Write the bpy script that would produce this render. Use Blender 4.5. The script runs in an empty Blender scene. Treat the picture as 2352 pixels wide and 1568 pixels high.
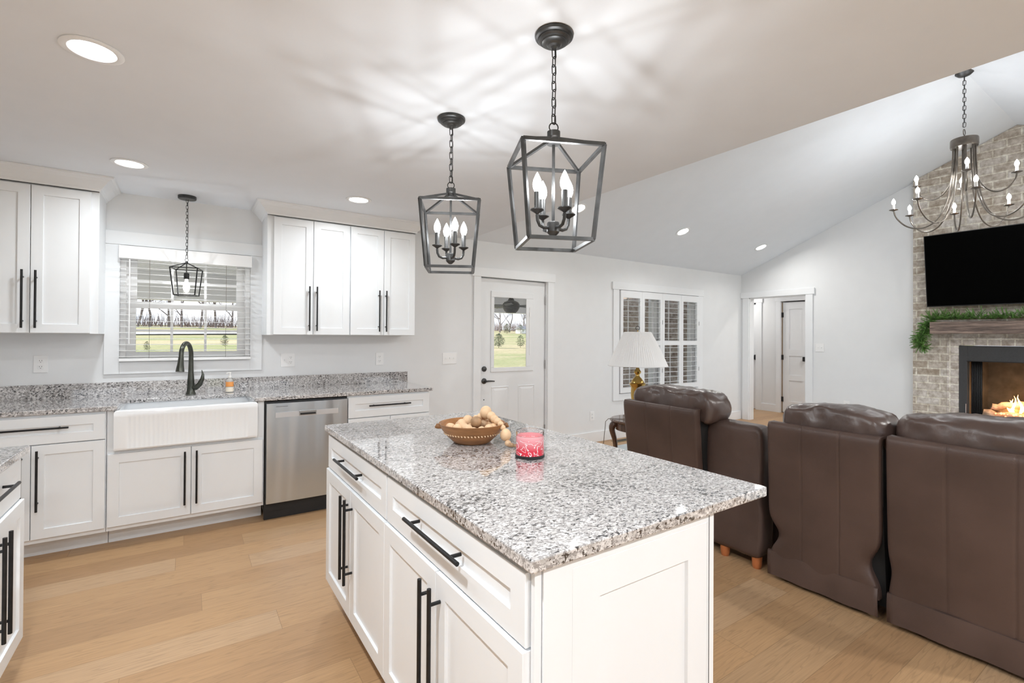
import bpy, bmesh, math, random
from mathutils import Vector, Matrix
PI = math.pi
C = bpy.context.scene.collection
S = bpy.context.scene
random.seed(7)

# ------------------------------------------------------------------ camera, sky, sun, exposure
def make_camera():
    yaw, p, r = math.radians(33.974), math.radians(0.2995), math.radians(0.34529)
    cy, sy = math.cos(yaw), math.sin(yaw)
    f = Vector((sy*math.cos(p), cy*math.cos(p), math.sin(p)))
    rt = Vector((cy, -sy, 0)); up = rt.cross(f)
    r2 = math.cos(r)*rt + math.sin(r)*up; u2 = -math.sin(r)*rt + math.cos(r)*up
    cd = bpy.data.cameras.new('camera'); cd.sensor_width = 36; cd.lens = 1109.14/2352*36
    cd.shift_y = (767.04-784)/2352; cd.clip_start = 0.05; cd.clip_end = 500
    o = bpy.data.objects.new('camera', cd); C.objects.link(o)
    o.matrix_world = Matrix(((r2.x, u2.x, -f.x, 0), (r2.y, u2.y, -f.y, 0), (r2.z, u2.z, -f.z, 1.37), (0, 0, 0, 1)))
    S.camera = o
make_camera()
S.view_settings.view_transform = 'Standard'; S.view_settings.look = 'None'
S.view_settings.gamma = 1; S.view_settings.use_curve_mapping = False
S.view_settings.exposure = 0.5
S.cycles.use_denoising = True
S.cycles.max_bounces = 8; S.cycles.diffuse_bounces = 5; S.cycles.glossy_bounces = 4
S.cycles.transmission_bounces = 6; S.cycles.transparent_max_bounces = 8
S.cycles.sample_clamp_indirect = 6; S.cycles.blur_glossy = 0.5
S.cycles.caustics_reflective = False; S.cycles.caustics_refractive = False

W = bpy.data.worlds.new('sky'); S.world = W; W.use_nodes = True
nt = W.node_tree; bg = nt.nodes['Background']
tc = nt.nodes.new('ShaderNodeTexCoord'); sep = nt.nodes.new('ShaderNodeSeparateXYZ')
rmp = nt.nodes.new('ShaderNodeValToRGB')
rmp.color_ramp.elements[0].position = 0.0; rmp.color_ramp.elements[0].color = (0.80, 0.86, 0.95, 1)
rmp.color_ramp.elements[1].position = 0.6; rmp.color_ramp.elements[1].color = (0.28, 0.46, 0.85, 1)
nz = nt.nodes.new('ShaderNodeTexNoise'); nz.inputs['Scale'].default_value = 3.0; nz.inputs['Detail'].default_value = 6
cr = nt.nodes.new('ShaderNodeValToRGB'); cr.color_ramp.elements[0].position = 0.42; cr.color_ramp.elements[1].position = 0.62
mx = nt.nodes.new('ShaderNodeMix'); mx.data_type = 'RGBA'
nt.links.new(tc.outputs['Generated'], sep.inputs[0]); nt.links.new(sep.outputs['Z'], rmp.inputs[0])
nt.links.new(tc.outputs['Generated'], nz.inputs['Vector']); nt.links.new(nz.outputs['Fac'], cr.inputs[0])
nt.links.new(cr.outputs[0], mx.inputs[0]); nt.links.new(rmp.outputs[0], mx.inputs[6]); mx.inputs[7].default_value = (0.95, 0.96, 1, 1)
nt.links.new(mx.outputs[2], bg.inputs['Color']); bg.inputs['Strength'].default_value = 1.25

def lamp(name, kind, loc, energy, color=(1, 1, 1), rot=None, **kw):
    d = bpy.data.lights.new(name, kind); d.energy = energy; d.color = color
    for k, v in kw.items(): setattr(d, k, v)
    o = bpy.data.objects.new(name, d); C.objects.link(o); o.location = loc
    if rot: o.rotation_euler = rot
    return o
sun = lamp('sun', 'SUN', (-20, 20, 30), 3.8, (1, 0.94, 0.85), angle=0.01)
sun.rotation_euler = Vector((0.80, -0.28, -0.62)).to_track_quat('-Z', 'Y').to_euler()
CAN_W = 6.0          # each recessed can's light
BULB = 2.7           # light of one candle bulb

# ------------------------------------------------------------------ constants of the place
YW, XR, ZC = 4.64, 7.83, 2.43
XL, YS, XH = -2.4, -1.98, 2.54
YR, SL = 1.33, 0.412
ZR = ZC + SL*(YW-YR)

# ------------------------------------------------------------------ materials
def newmat(name):
    m = bpy.data.materials.new(name); m.use_nodes = True
    return m, m.node_tree, m.node_tree.nodes['Principled BSDF']
def node(nt, t, **kw):
    n = nt.nodes.new(t)
    for k, v in kw.items():
        if isinstance(k, str) and k.startswith('i_'): n.inputs[k[2:]].default_value = v
        else: setattr(n, k, v)
    return n
def mat(name, col, rough=0.5, metal=0.0, var=0.03, scale=6.0, bump=0.0, bscale=60.0, spec=0.5, coat=0.0, trans=0.0, ior=1.45, alpha=1.0, stretch=(1, 1, 1), sheen=0):
    m, nt, b = newmat(name)
    tc = node(nt, 'ShaderNodeTexCoord'); mp = node(nt, 'ShaderNodeMapping'); mp.inputs['Scale'].default_value = stretch
    nt.links.new(tc.outputs['Object'], mp.inputs[0])
    nz = node(nt, 'ShaderNodeTexNoise', i_Scale=scale, i_Detail=4.0); nt.links.new(mp.outputs[0], nz.inputs['Vector'])
    r = node(nt, 'ShaderNodeValToRGB')
    lo = [max(0, c*(1-var)) for c in col]; hi = [min(1, c*(1+var)) for c in col]
    r.color_ramp.elements[0].color = (*lo, 1); r.color_ramp.elements[1].color = (*hi, 1)
    r.color_ramp.elements[0].position = 0.3; r.color_ramp.elements[1].position = 0.7
    nt.links.new(nz.outputs['Fac'], r.inputs[0]); nt.links.new(r.outputs[0], b.inputs['Base Color'])
    b.inputs['Roughness'].default_value = rough; b.inputs['Metallic'].default_value = metal
    b.inputs['Specular IOR Level'].default_value = spec; b.inputs['Coat Weight'].default_value = coat
    b.inputs['Transmission Weight'].default_value = trans; b.inputs['IOR'].default_value = ior
    if bump:
        n2 = node(nt, 'ShaderNodeTexNoise', i_Scale=bscale, i_Detail=5.0); nt.links.new(mp.outputs[0], n2.inputs['Vector'])
        bp = node(nt, 'ShaderNodeBump', i_Strength=bump, i_Distance=0.01); nt.links.new(n2.outputs['Fac'], bp.inputs['Height'])
        nt.links.new(bp.outputs[0], b.inputs['Normal'])
    return m
def emis(name, col, strength):
    m, nt, b = newmat(name)
    b.inputs['Base Color'].default_value = (*col, 1); b.inputs['Emission Color'].default_value = (*col, 1)
    b.inputs['Emission Strength'].default_value = strength
    return m

M = {}
M['wall'] = mat('wall_paint', (0.79, 0.80, 0.81), 0.75, var=0.01, bump=0.02, bscale=180, spec=0.3)
M['ceil'] = mat('ceiling_paint', (0.77, 0.80, 0.84), 0.9, var=0.01, spec=0.2)
M['trim'] = mat('trim_paint', (0.82, 0.835, 0.85), 0.4, var=0.01)
M['cab'] = mat('cabinet_paint', (0.80, 0.82, 0.84), 0.38, var=0.01)
M['blind'] = mat('blind_white', (0.86, 0.86, 0.86), 0.5, var=0.01)
M['door'] = mat('door_paint', (0.81, 0.825, 0.84), 0.42, var=0.01)
M['black'] = mat('black_metal', (0.028, 0.028, 0.029), 0.38, 0.7, var=0.2, scale=30)
M['blackp'] = mat('black_plastic', (0.015, 0.015, 0.016), 0.5, var=0.1)
M['bronze'] = mat('oiled_bronze', (0.075, 0.075, 0.075), 0.36, 0.75, var=0.3, scale=20)
M['chain'] = mat('chain_metal', (0.045, 0.045, 0.045), 0.4, 0.7, var=0.2)
M['pewter'] = mat('brushed_bronze', (0.16, 0.14, 0.12), 0.3, 0.9, var=0.2, scale=20)
M['hinge'] = mat('hinge_metal', (0.4, 0.4, 0.4), 0.35, 0.9)
M['brass'] = mat('brass', (0.62, 0.42, 0.13), 0.22, 1.0, var=0.12)
M['plate'] = mat('plate_plastic', (0.86, 0.86, 0.86), 0.3, var=0.01)
M['slot'] = mat('slot_dark', (0.12, 0.12, 0.12), 0.5)
M['ceramic'] = mat('fireclay', (0.83, 0.845, 0.86), 0.08, var=0.005, coat=0.6)
M['vinyl'] = mat('window_vinyl', (0.85, 0.85, 0.85), 0.35, var=0.01)
M['shade'] = mat('pleated_fabric', (0.86, 0.86, 0.86), 0.9, var=0.01)
M['tablewood'] = mat('dark_cherry', (0.10, 0.05, 0.03), 0.25, var=0.5, scale=8, stretch=(1, 8, 1), coat=0.6)
M['footwood'] = mat('foot_wood', (0.42, 0.14, 0.05), 0.35, var=0.2, scale=20)
M['leather'] = mat('leather', (0.080, 0.051, 0.042), 0.42, var=0.22, scale=3, bump=0.12, bscale=240, spec=0.45)
M['leather_top'] = mat('leather_top', (0.078, 0.051, 0.043), 0.30, var=0.2, scale=4, bump=0.35, bscale=14, spec=0.6, stretch=(0.6, 1.3, 0.6))
M['fabricdark'] = mat('dark_lining', (0.01, 0.01, 0.01), 0.9)
M['tv'] = mat('tv_screen', (0.0012, 0.0012, 0.0012), 0.5, spec=0.02)
M['tvb'] = mat('tv_bezel', (0.02, 0.02, 0.02), 0.4)
M['firemetal'] = mat('fireplace_metal', (0.045, 0.045, 0.047), 0.6, var=0.1, scale=80)
M['firebox'] = mat('firebox_lining', (0.07, 0.065, 0.055), 0.8, var=0.3, scale=10)
M['log'] = mat('log_bark', (0.50, 0.38, 0.28), 0.85, var=0.6, scale=14, bump=0.8, bscale=25)
M['flame'] = emis('flame', (1.0, 0.50, 0.16), 6.0)
M['ember'] = emis('ember', (1.0, 0.30, 0.10), 4.0)
M['bulb'] = None
M['canglow'] = emis('can_glow', (1.0, 0.99, 0.97), 14.0)
M['pine'] = mat('pine_needles', (0.15, 0.30, 0.075), 0.6, var=0.5, scale=30)
M['stem'] = mat('stem', (0.10, 0.07, 0.03), 0.8)
M['bark'] = mat('tree_bark', (0.20, 0.165, 0.15), 0.9, var=0.3, scale=4)
M['thicket'] = mat('thicket', (0.22, 0.16, 0.14), 0.95, var=0.5, scale=2)
M['shrub'] = mat('shrub_leaves', (0.09, 0.11, 0.04), 0.8, var=0.5, scale=8)
M['gravel'] = mat('gravel', (0.62, 0.60, 0.57), 0.95, var=0.15, scale=8)
M['concrete'] = mat('porch_concrete', (0.62, 0.61, 0.59), 0.9, var=0.1)
M['soffit'] = mat('soffit_vinyl', (0.80, 0.80, 0.82), 0.6, var=0.03)
M['white_ext'] = mat('exterior_white', (0.85, 0.85, 0.85), 0.5)
M['roofgrey'] = mat('roof_grey', (0.25, 0.25, 0.26), 0.9)
M['rug'] = mat('rug_pile', (0.50, 0.54, 0.56), 0.95, var=0.12, scale=6, bump=0.5, bscale=200)
M['glass_clear'] = mat('clear_glass', (1, 1, 1), 0.0, trans=1.0, ior=1.45, var=0)
M['soap'] = mat('soap_bottle', (0.92, 0.90, 0.86), 0.15, trans=0.55, ior=1.3, var=0.01)
M['soaplabel'] = mat('orange_label', (0.85, 0.35, 0.10), 0.4, var=0.05)
M['soapcream'] = mat('cream_label', (0.85, 0.78, 0.66), 0.4, var=0.03)
M['pump'] = mat('pump_plastic', (0.85, 0.83, 0.8), 0.3)
M['faucet'] = mat('faucet_bronze', (0.085, 0.090, 0.078), 0.28, 0.85, var=0.3, scale=15)
M['bowl'] = mat('bowl_wood', (0.30, 0.135, 0.048), 0.45, var=0.3, scale=10, stretch=(1, 1, 6), bump=0.1, bscale=40)
M['bead'] = mat('bead_wood', (0.72, 0.50, 0.31), 0.6, var=0.12, scale=25)
M['beaddark'] = mat('ball_wood', (0.36, 0.22, 0.12), 0.6, var=0.3, scale=30)
M['jute'] = mat('jute', (0.42, 0.27, 0.16), 0.9, var=0.3, scale=90, stretch=(8, 1, 1))
M['wax'] = mat('wax', (0.85, 0.30, 0.32), 0.5, var=0.03)
M['doorwood'] = mat('door_edge_wood', (0.30, 0.22, 0.14), 0.7, var=0.1)
M['cord'] = mat('lamp_cord', (0.12, 0.10, 0.08), 0.6)

def glass_pane():
    m, nt, b = newmat('window_glass')
    nt.nodes.remove(b); out = nt.nodes['Material Output']
    t = node(nt, 'ShaderNodeBsdfTransparent'); t.inputs['Color'].default_value = (0.97, 0.98, 0.98, 1)
    g = node(nt, 'ShaderNodeBsdfGlossy', i_Roughness=0.01); fr = node(nt, 'ShaderNodeFresnel', i_IOR=1.4)
    mx = node(nt, 'ShaderNodeMixShader'); gm = node(nt, 'ShaderNodeNewGeometry'); inv = node(nt, 'ShaderNodeMath', operation='SUBTRACT'); inv.inputs[0].default_value = 1.0
    nt.links.new(gm.outputs['Backfacing'], inv.inputs[1]); ml = node(nt, 'ShaderNodeMath', operation='MULTIPLY')
    nt.links.new(inv.outputs[0], ml.inputs[0]); nt.links.new(fr.outputs[0], ml.inputs[1]); nt.links.new(ml.outputs[0], mx.inputs[0])
    nt.links.new(t.outputs[0], mx.inputs[1]); nt.links.new(g.outputs[0], mx.inputs[2]); nt.links.new(mx.outputs[0], out.inputs['Surface'])
    return m
M['pane'] = glass_pane()
def glow_glass(name, strength):
    m, nt, b = newmat(name); nt.nodes.remove(b); out = nt.nodes['Material Output']
    t = node(nt, 'ShaderNodeBsdfTransparent'); e = node(nt, 'ShaderNodeEmission', i_Strength=strength); e.inputs['Color'].default_value = (1, 0.985, 0.96, 1)
    mx = node(nt, 'ShaderNodeMixShader', i_Fac=0.35); nt.links.new(t.outputs[0], mx.inputs[1]); nt.links.new(e.outputs[0], mx.inputs[2]); nt.links.new(mx.outputs[0], out.inputs['Surface'])
    return m
M['bulb'] = glow_glass('glowing_bulb_glass', 14.0)

def granite():
    m, nt, b = newmat('granite')
    tc = node(nt, 'ShaderNodeTexCoord')
    L = nt.links.new
    mp = node(nt, 'ShaderNodeMapping'); mp.inputs['Scale'].default_value = (1.15, 1.75, 1.45); mp.inputs['Rotation'].default_value = (0, 0, 0.5)
    L(tc.outputs['Object'], mp.inputs[0])
    def nz(s, d, r=0.6, off=0):
        n = node(nt, 'ShaderNodeTexNoise', i_Scale=s, i_Detail=d, i_Roughness=r)
        if off:
            a = node(nt, 'ShaderNodeVectorMath', operation='ADD'); a.inputs[1].default_value = (off, off*2, off*3)
            L(mp.outputs[0], a.inputs[0]); L(a.outputs[0], n.inputs['Vector'])
        else: L(mp.outputs[0], n.inputs['Vector'])
        return n
    def ramp(src, p0, p1, c0, c1):
        r = node(nt, 'ShaderNodeValToRGB'); e = r.color_ramp.elements
        e[0].position = p0; e[1].position = p1; e[0].color = (*c0, 1); e[1].color = (*c1, 1); L(src, r.inputs[0]); return r
    def mix(f, a, bb):
        x = node(nt, 'ShaderNodeMix', data_type='RGBA'); L(f, x.inputs[0])
        for k, s in ((6, a), (7, bb)):
            if isinstance(s, tuple): x.inputs[k].default_value = (*s, 1)
            else: L(s, x.inputs[k])
        return x.outputs[2]
    base = ramp(nz(30, 4).outputs['Fac'], 0.35, 0.65, (0.46, 0.44, 0.43), (0.72, 0.70, 0.695)).outputs[0]
    grey = ramp(nz(75, 3, 0.7, 3.1).outputs['Fac'], 0.49, 0.54, (0, 0, 0), (1, 1, 1)).outputs[0]
    c = mix(grey, base, (0.30, 0.285, 0.28))
    big = nz(4.0, 2, 0.5, 9).outputs['Fac']
    dk = node(nt, 'ShaderNodeMath', operation='ADD'); L(nz(62, 4, 0.7, 7.7).outputs['Fac'], dk.inputs[0])
    b2 = node(nt, 'ShaderNodeMath', operation='MULTIPLY_ADD'); L(big, b2.inputs[0]); b2.inputs[1].default_value = 0.22; b2.inputs[2].default_value = -0.11
    L(b2.outputs[0], dk.inputs[1])
    dark = ramp(dk.outputs[0], 0.57, 0.595, (0, 0, 0), (1, 1, 1)).outputs[0]
    c = mix(dark, c, (0.025, 0.024, 0.026))
    wh = ramp(nz(50, 3, 0.6, 5.3).outputs['Fac'], 0.62, 0.68, (0, 0, 0), (1, 1, 1)).outputs[0]
    c = mix(wh, c, (0.78, 0.765, 0.76))
    L(c, b.inputs['Base Color'])
    b.inputs['Roughness'].default_value = 0.04; b.inputs['IOR'].default_value = 1.6; b.inputs['Specular IOR Level'].default_value = 0.6; b.inputs['Coat Weight'].default_value = 0.6; b.inputs['Coat Roughness'].default_value = 0.02
    return m
M['granite'] = granite()

def oak_floor():
    m, nt, b = newmat('oak_planks'); L = nt.links.new
    tc = node(nt, 'ShaderNodeTexCoord'); sp = node(nt, 'ShaderNodeSeparateXYZ'); L(tc.outputs['Object'], sp.inputs[0])
    bk = node(nt, 'ShaderNodeTexBrick', offset=0.0, offset_frequency=2, squash=1.0)
    bk.inputs['Scale'].default_value = 1.0; bk.inputs['Brick Width'].default_value = 1.9; bk.inputs['Row Height'].default_value = 0.19
    bk.inputs['Mortar Size'].default_value = 0.0011; bk.inputs['Mortar Smooth'].default_value = 0.3; bk.inputs['Bias'].default_value = 0.0
    bk.inputs['Color1'].default_value = (0, 0, 0, 1); bk.inputs['Color2'].default_value = (1, 1, 1, 1); bk.inputs['Mortar'].default_value = (0.5, 0.5, 0.5, 1)
    rowd = node(nt, 'ShaderNodeMath', operation='DIVIDE'); L(sp.outputs['Y'], rowd.inputs[0]); rowd.inputs[1].default_value = 0.19
    rowf = node(nt, 'ShaderNodeMath', operation='FLOOR'); L(rowd.outputs[0], rowf.inputs[0])
    wn = node(nt, 'ShaderNodeTexWhiteNoise', noise_dimensions='1D'); L(rowf.outputs[0], wn.inputs['W'])
    mad = node(nt, 'ShaderNodeMath', operation='MULTIPLY_ADD'); L(wn.outputs['Value'], mad.inputs[0]); mad.inputs[1].default_value = 1.9; L(sp.outputs['X'], mad.inputs[2])
    cbv = node(nt, 'ShaderNodeCombineXYZ'); L(mad.outputs[0], cbv.inputs[0]); L(sp.outputs['Y'], cbv.inputs[1]); L(cbv.outputs[0], bk.inputs['Vector'])
    tint = node(nt, 'ShaderNodeValToRGB'); e = tint.color_ramp.elements
    e[0].color = (0.40, 0.24, 0.125, 1); e[1].color = (0.52, 0.345, 0.205, 1); e[1].position = 1
    k = e.new(0.35); k.color = (0.49, 0.30, 0.155, 1)
    k = e.new(0.7); k.color = (0.45, 0.285, 0.155, 1)
    L(bk.outputs['Color'], tint.inputs[0])
    # grain vector: stretched along x, shifted per plank
    sh = node(nt, 'ShaderNodeVectorMath', operation='SCALE'); sh.inputs['Scale'].default_value = 37.0; L(bk.outputs['Color'], sh.inputs[0])
    ad = node(nt, 'ShaderNodeVectorMath', operation='ADD'); L(tc.outputs['Object'], ad.inputs[0]); L(sh.outputs[0], ad.inputs[1])
    mp = node(nt, 'ShaderNodeMapping'); mp.inputs['Scale'].default_value = (1.1, 14, 1); L(ad.outputs[0], mp.inputs[0])
    n1 = node(nt, 'ShaderNodeTexNoise', i_Scale=1.0, i_Detail=3.0, i_Roughness=0.55); L(mp.outputs[0], n1.inputs['Vector'])
    rings = node(nt, 'ShaderNodeMath', operation='MULTIPLY'); L(n1.outputs['Fac'], rings.inputs[0]); rings.inputs[1].default_value = 70.0
    sn = node(nt, 'ShaderNodeMath', operation='SINE'); L(rings.outputs[0], sn.inputs[0])
    rr = node(nt, 'ShaderNodeMapRange'); L(sn.outputs[0], rr.inputs[0]); rr.inputs[1].default_value = 0.62; rr.inputs[2].default_value = 1.0; rr.inputs[3].default_value = 1.0; rr.inputs[4].default_value = 0.86
    mp2 = node(nt, 'ShaderNodeMapping'); mp2.inputs['Scale'].default_value = (6, 160, 1); L(ad.outputs[0], mp2.inputs[0])
    n2 = node(nt, 'ShaderNodeTexNoise', i_Scale=1.0, i_Detail=4.0, i_Roughness=0.6); L(mp2.outputs[0], n2.inputs['Vector'])
    r2 = node(nt, 'ShaderNodeMapRange'); L(n2.outputs['Fac'], r2.inputs[0]); r2.inputs[1].default_value = 0.3; r2.inputs[2].default_value = 0.7; r2.inputs[3].default_value = 0.90; r2.inputs[4].default_value = 1.07
    mu = node(nt, 'ShaderNodeMath', operation='MULTIPLY'); L(rr.outputs[0], mu.inputs[0]); L(r2.outputs[0], mu.inputs[1])
    # knots
    mp3 = node(nt, 'ShaderNodeMapping'); mp3.inputs['Scale'].default_value = (1.0, 2.2, 1); L(ad.outputs[0], mp3.inputs[0])
    vo = node(nt, 'ShaderNodeTexVoronoi', i_Scale=1.3); L(mp3.outputs[0], vo.inputs['Vector'])
    kn = node(nt, 'ShaderNodeMapRange'); L(vo.outputs['Distance'], kn.inputs[0]); kn.inputs[1].default_value = 0.0; kn.inputs[2].default_value = 0.05; kn.inputs[3].default_value = 0.55; kn.inputs[4].default_value = 1.0
    mu2 = node(nt, 'ShaderNodeMath', operation='MULTIPLY'); L(mu.outputs[0], mu2.inputs[0]); L(kn.outputs[0], mu2.inputs[1])
    gp = node(nt, 'ShaderNodeMapRange'); L(bk.outputs['Fac'], gp.inputs[0]); gp.inputs[3].default_value = 1.0; gp.inputs[4].default_value = 0.62
    mu3 = node(nt, 'ShaderNodeMath', operation='MULTIPLY'); L(mu2.outputs[0], mu3.inputs[0]); L(gp.outputs[0], mu3.inputs[1])
    vm = node(nt, 'ShaderNodeVectorMath', operation='SCALE'); L(tint.outputs[0], vm.inputs[0]); L(mu3.outputs[0], vm.inputs['Scale'])
    L(vm.outputs[0], b.inputs['Base Color']); b.inputs['Roughness'].default_value = 0.42
    b.inputs['Specular IOR Level'].default_value = 0.35
    bp = node(nt, 'ShaderNodeBump', i_Strength=0.12, i_Distance=0.002); L(mu3.outputs[0], bp.inputs['Height']); L(bp.outputs[0], b.inputs['Normal'])
    return m
M['floor'] = oak_floor()

def brick(name, axes, bw, bh, off, cols, mortar, msize=0.008):
    m, nt, b = newmat(name); L = nt.links.new
    tc = node(nt, 'ShaderNodeTexCoord'); sp = node(nt, 'ShaderNodeSeparateXYZ'); L(tc.outputs['Object'], sp.inputs[0])
    cb = node(nt, 'ShaderNodeCombineXYZ'); L(sp.outputs[axes[0]], cb.inputs[0]); L(sp.outputs[axes[1]], cb.inputs[1])
    bk = node(nt, 'ShaderNodeTexBrick', offset=off); bk.inputs['Scale'].default_value = 1.0
    bk.inputs['Brick Width'].default_value = bw; bk.inputs['Row Height'].default_value = bh; bk.inputs['Mortar Size'].default_value = msize
    bk.inputs['Mortar Smooth'].default_value = 0.4; bk.inputs['Bias'].default_value = 0.0
    bk.inputs['Color1'].default_value = (*cols[0], 1); bk.inputs['Color2'].default_value = (*cols[1], 1); bk.inputs['Mortar'].default_value = (*mortar, 1)
    L(cb.outputs[0], bk.inputs['Vector'])
    nz = node(nt, 'ShaderNodeTexNoise', i_Scale=16.0, i_Detail=5.0, i_Roughness=0.65); L(tc.outputs['Object'], nz.inputs['Vector'])
    rp = node(nt, 'ShaderNodeValToRGB'); e = rp.color_ramp.elements; e[0].position = 0.36; e[1].position = 0.66
    e[0].color = (0.64, 0.59, 0.54, 1); e[1].color = (1.14, 1.14, 1.15, 1)
    L(nz.outputs['Fac'], rp.inputs[0])
    mx = node(nt, 'ShaderNodeMix', data_type='RGBA', blend_type='MULTIPLY'); mx.inputs[0].default_value = 1.0
    L(bk.outputs['Color'], mx.inputs[6]); L(rp.outputs[0], mx.inputs[7]); L(mx.outputs[2], b.inputs['Base Color'])
    b.inputs['Roughness'].default_value = 0.9
    inv = node(nt, 'ShaderNodeMath', operation='SUBTRACT'); inv.inputs[0].default_value = 1.0; L(bk.outputs['Fac'], inv.inputs[1])
    ad = node(nt, 'ShaderNodeMath', operation='MULTIPLY_ADD'); L(nz.outputs['Fac'], ad.inputs[0]); ad.inputs[1].default_value = 0.5; L(inv.outputs[0], ad.inputs[2])
    bp = node(nt, 'ShaderNodeBump', i_Strength=0.6, i_Distance=0.006); L(ad.outputs[0], bp.inputs['Height']); L(bp.outputs[0], b.inputs['Normal'])
    return m
M['brick'] = brick('whitewashed_brick', ('Y', 'Z'), 0.235, 0.0915, 0.5, ((0.46, 0.40, 0.33), (0.64, 0.61, 0.57)), (0.74, 0.71, 0.62), 0.010)
M['brickedge'] = brick('border_brick', ('Y', 'Z'), 0.112, 0.0915, 0.0, ((0.50, 0.45, 0.40), (0.66, 0.62, 0.59)), (0.76, 0.73, 0.65), 0.010)
M['brickext'] = brick('outside_brick', ('Y', 'Z'), 0.22, 0.078, 0.5, ((0.34, 0.26, 0.21), (0.56, 0.48, 0.41)), (0.64, 0.60, 0.54))

def beam_wood():
    m, nt, b = newmat('reclaimed_beam'); L = nt.links.new
    tc = node(nt, 'ShaderNodeTexCoord'); mp = node(nt, 'ShaderNodeMapping'); mp.inputs['Scale'].default_value = (8, 1.0, 16); L(tc.outputs['Object'], mp.inputs[0])
    nz = node(nt, 'ShaderNodeTexNoise', i_Scale=2.2, i_Detail=7.0, i_Roughness=0.7); L(mp.outputs[0], nz.inputs['Vector'])
    rp = node(nt, 'ShaderNodeValToRGB'); e = rp.color_ramp.elements; e[0].position = 0.34; e[1].position = 0.66
    e[0].color = (0.045, 0.035, 0.03, 1); e[1].color = (0.36, 0.27, 0.22, 1); k = e.new(0.5); k.color = (0.17, 0.125, 0.105, 1)
    L(nz.outputs['Fac'], rp.inputs[0]); L(rp.outputs[0], b.inputs['Base Color']); b.inputs['Roughness'].default_value = 0.85
    bp = node(nt, 'ShaderNodeBump', i_Strength=0.8, i_Distance=0.01); L(nz.outputs['Fac'], bp.inputs['Height']); L(bp.outputs[0], b.inputs['Normal'])
    return m
M['beam'] = beam_wood()

def steel():
    m, nt, b = newmat('stainless_steel'); L = nt.links.new
    tc = node(nt, 'ShaderNodeTexCoord'); mp = node(nt, 'ShaderNodeMapping'); mp.inputs['Scale'].default_value = (500, 2, 2); L(tc.outputs['Object'], mp.inputs[0])
    nz = node(nt, 'ShaderNodeTexNoise', i_Scale=1.0, i_Detail=3.0); L(mp.outputs[0], nz.inputs['Vector'])
    r = node(nt, 'ShaderNodeMapRange'); L(nz.outputs['Fac'], r.inputs[0]); r.inputs[3].default_value = 0.27; r.inputs[4].default_value = 0.34
    L(r.outputs[0], b.inputs['Roughness']); b.inputs['Base Color'].default_value = (0.60, 0.66, 0.72, 1); b.inputs['Metallic'].default_value = 1.0
    b.inputs['Anisotropic'].default_value = 0.6
    n2 = node(nt, 'ShaderNodeTexNoise', i_Scale=2.6, i_Detail=1.0); mp2 = node(nt, 'ShaderNodeMapping'); mp2.inputs['Scale'].default_value = (3.0, 1, 0.3)
    L(tc.outputs['Object'], mp2.inputs[0]); L(mp2.outputs[0], n2.inputs['Vector'])
    bp = node(nt, 'ShaderNodeBump', i_Strength=0.45, i_Distance=0.04); L(n2.outputs['Fac'], bp.inputs['Height']); L(bp.outputs[0], b.inputs['Normal'])
    return m
M['steel'] = steel()
M['steel_strip'] = mat('steel_strip', (0.66, 0.66, 0.67), 0.35, 0.8, var=0.02)

def lawn():
    m, nt, b = newmat('lawn'); L = nt.links.new
    tc = node(nt, 'ShaderNodeTexCoord')
    mp = node(nt, 'ShaderNodeMapping'); mp.inputs['Scale'].default_value = (0.05, 0.13, 1); L(tc.outputs['Object'], mp.inputs[0])
    n1 = node(nt, 'ShaderNodeTexNoise', i_Scale=1.0, i_Detail=6.0, i_Roughness=0.65); L(mp.outputs[0], n1.inputs['Vector'])
    rp = node(nt, 'ShaderNodeValToRGB'); e = rp.color_ramp.elements; e[0].position = 0.38; e[1].position = 0.60
    e[0].color = (0.33, 0.35, 0.16, 1); e[1].color = (0.60, 0.48, 0.30, 1)
    L(n1.outputs['Fac'], rp.inputs[0])
    n2 = node(nt, 'ShaderNodeTexNoise', i_Scale=6.0, i_Detail=5.0); L(tc.outputs['Object'], n2.inputs['Vector'])
    r2 = node(nt, 'ShaderNodeMapRange'); L(n2.outputs['Fac'], r2.inputs[0]); r2.inputs[3].default_value = 0.6; r2.inputs[4].default_value = 1.35
    vm = node(nt, 'ShaderNodeVectorMath', operation='SCALE'); L(rp.outputs[0], vm.inputs[0]); L(r2.outputs[0], vm.inputs['Scale'])
    L(vm.outputs[0], b.inputs['Base Color']); b.inputs['Roughness'].default_value = 1.0; b.inputs['Specular IOR Level'].default_value = 0.0
    return m
M['lawn'] = lawn()

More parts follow.
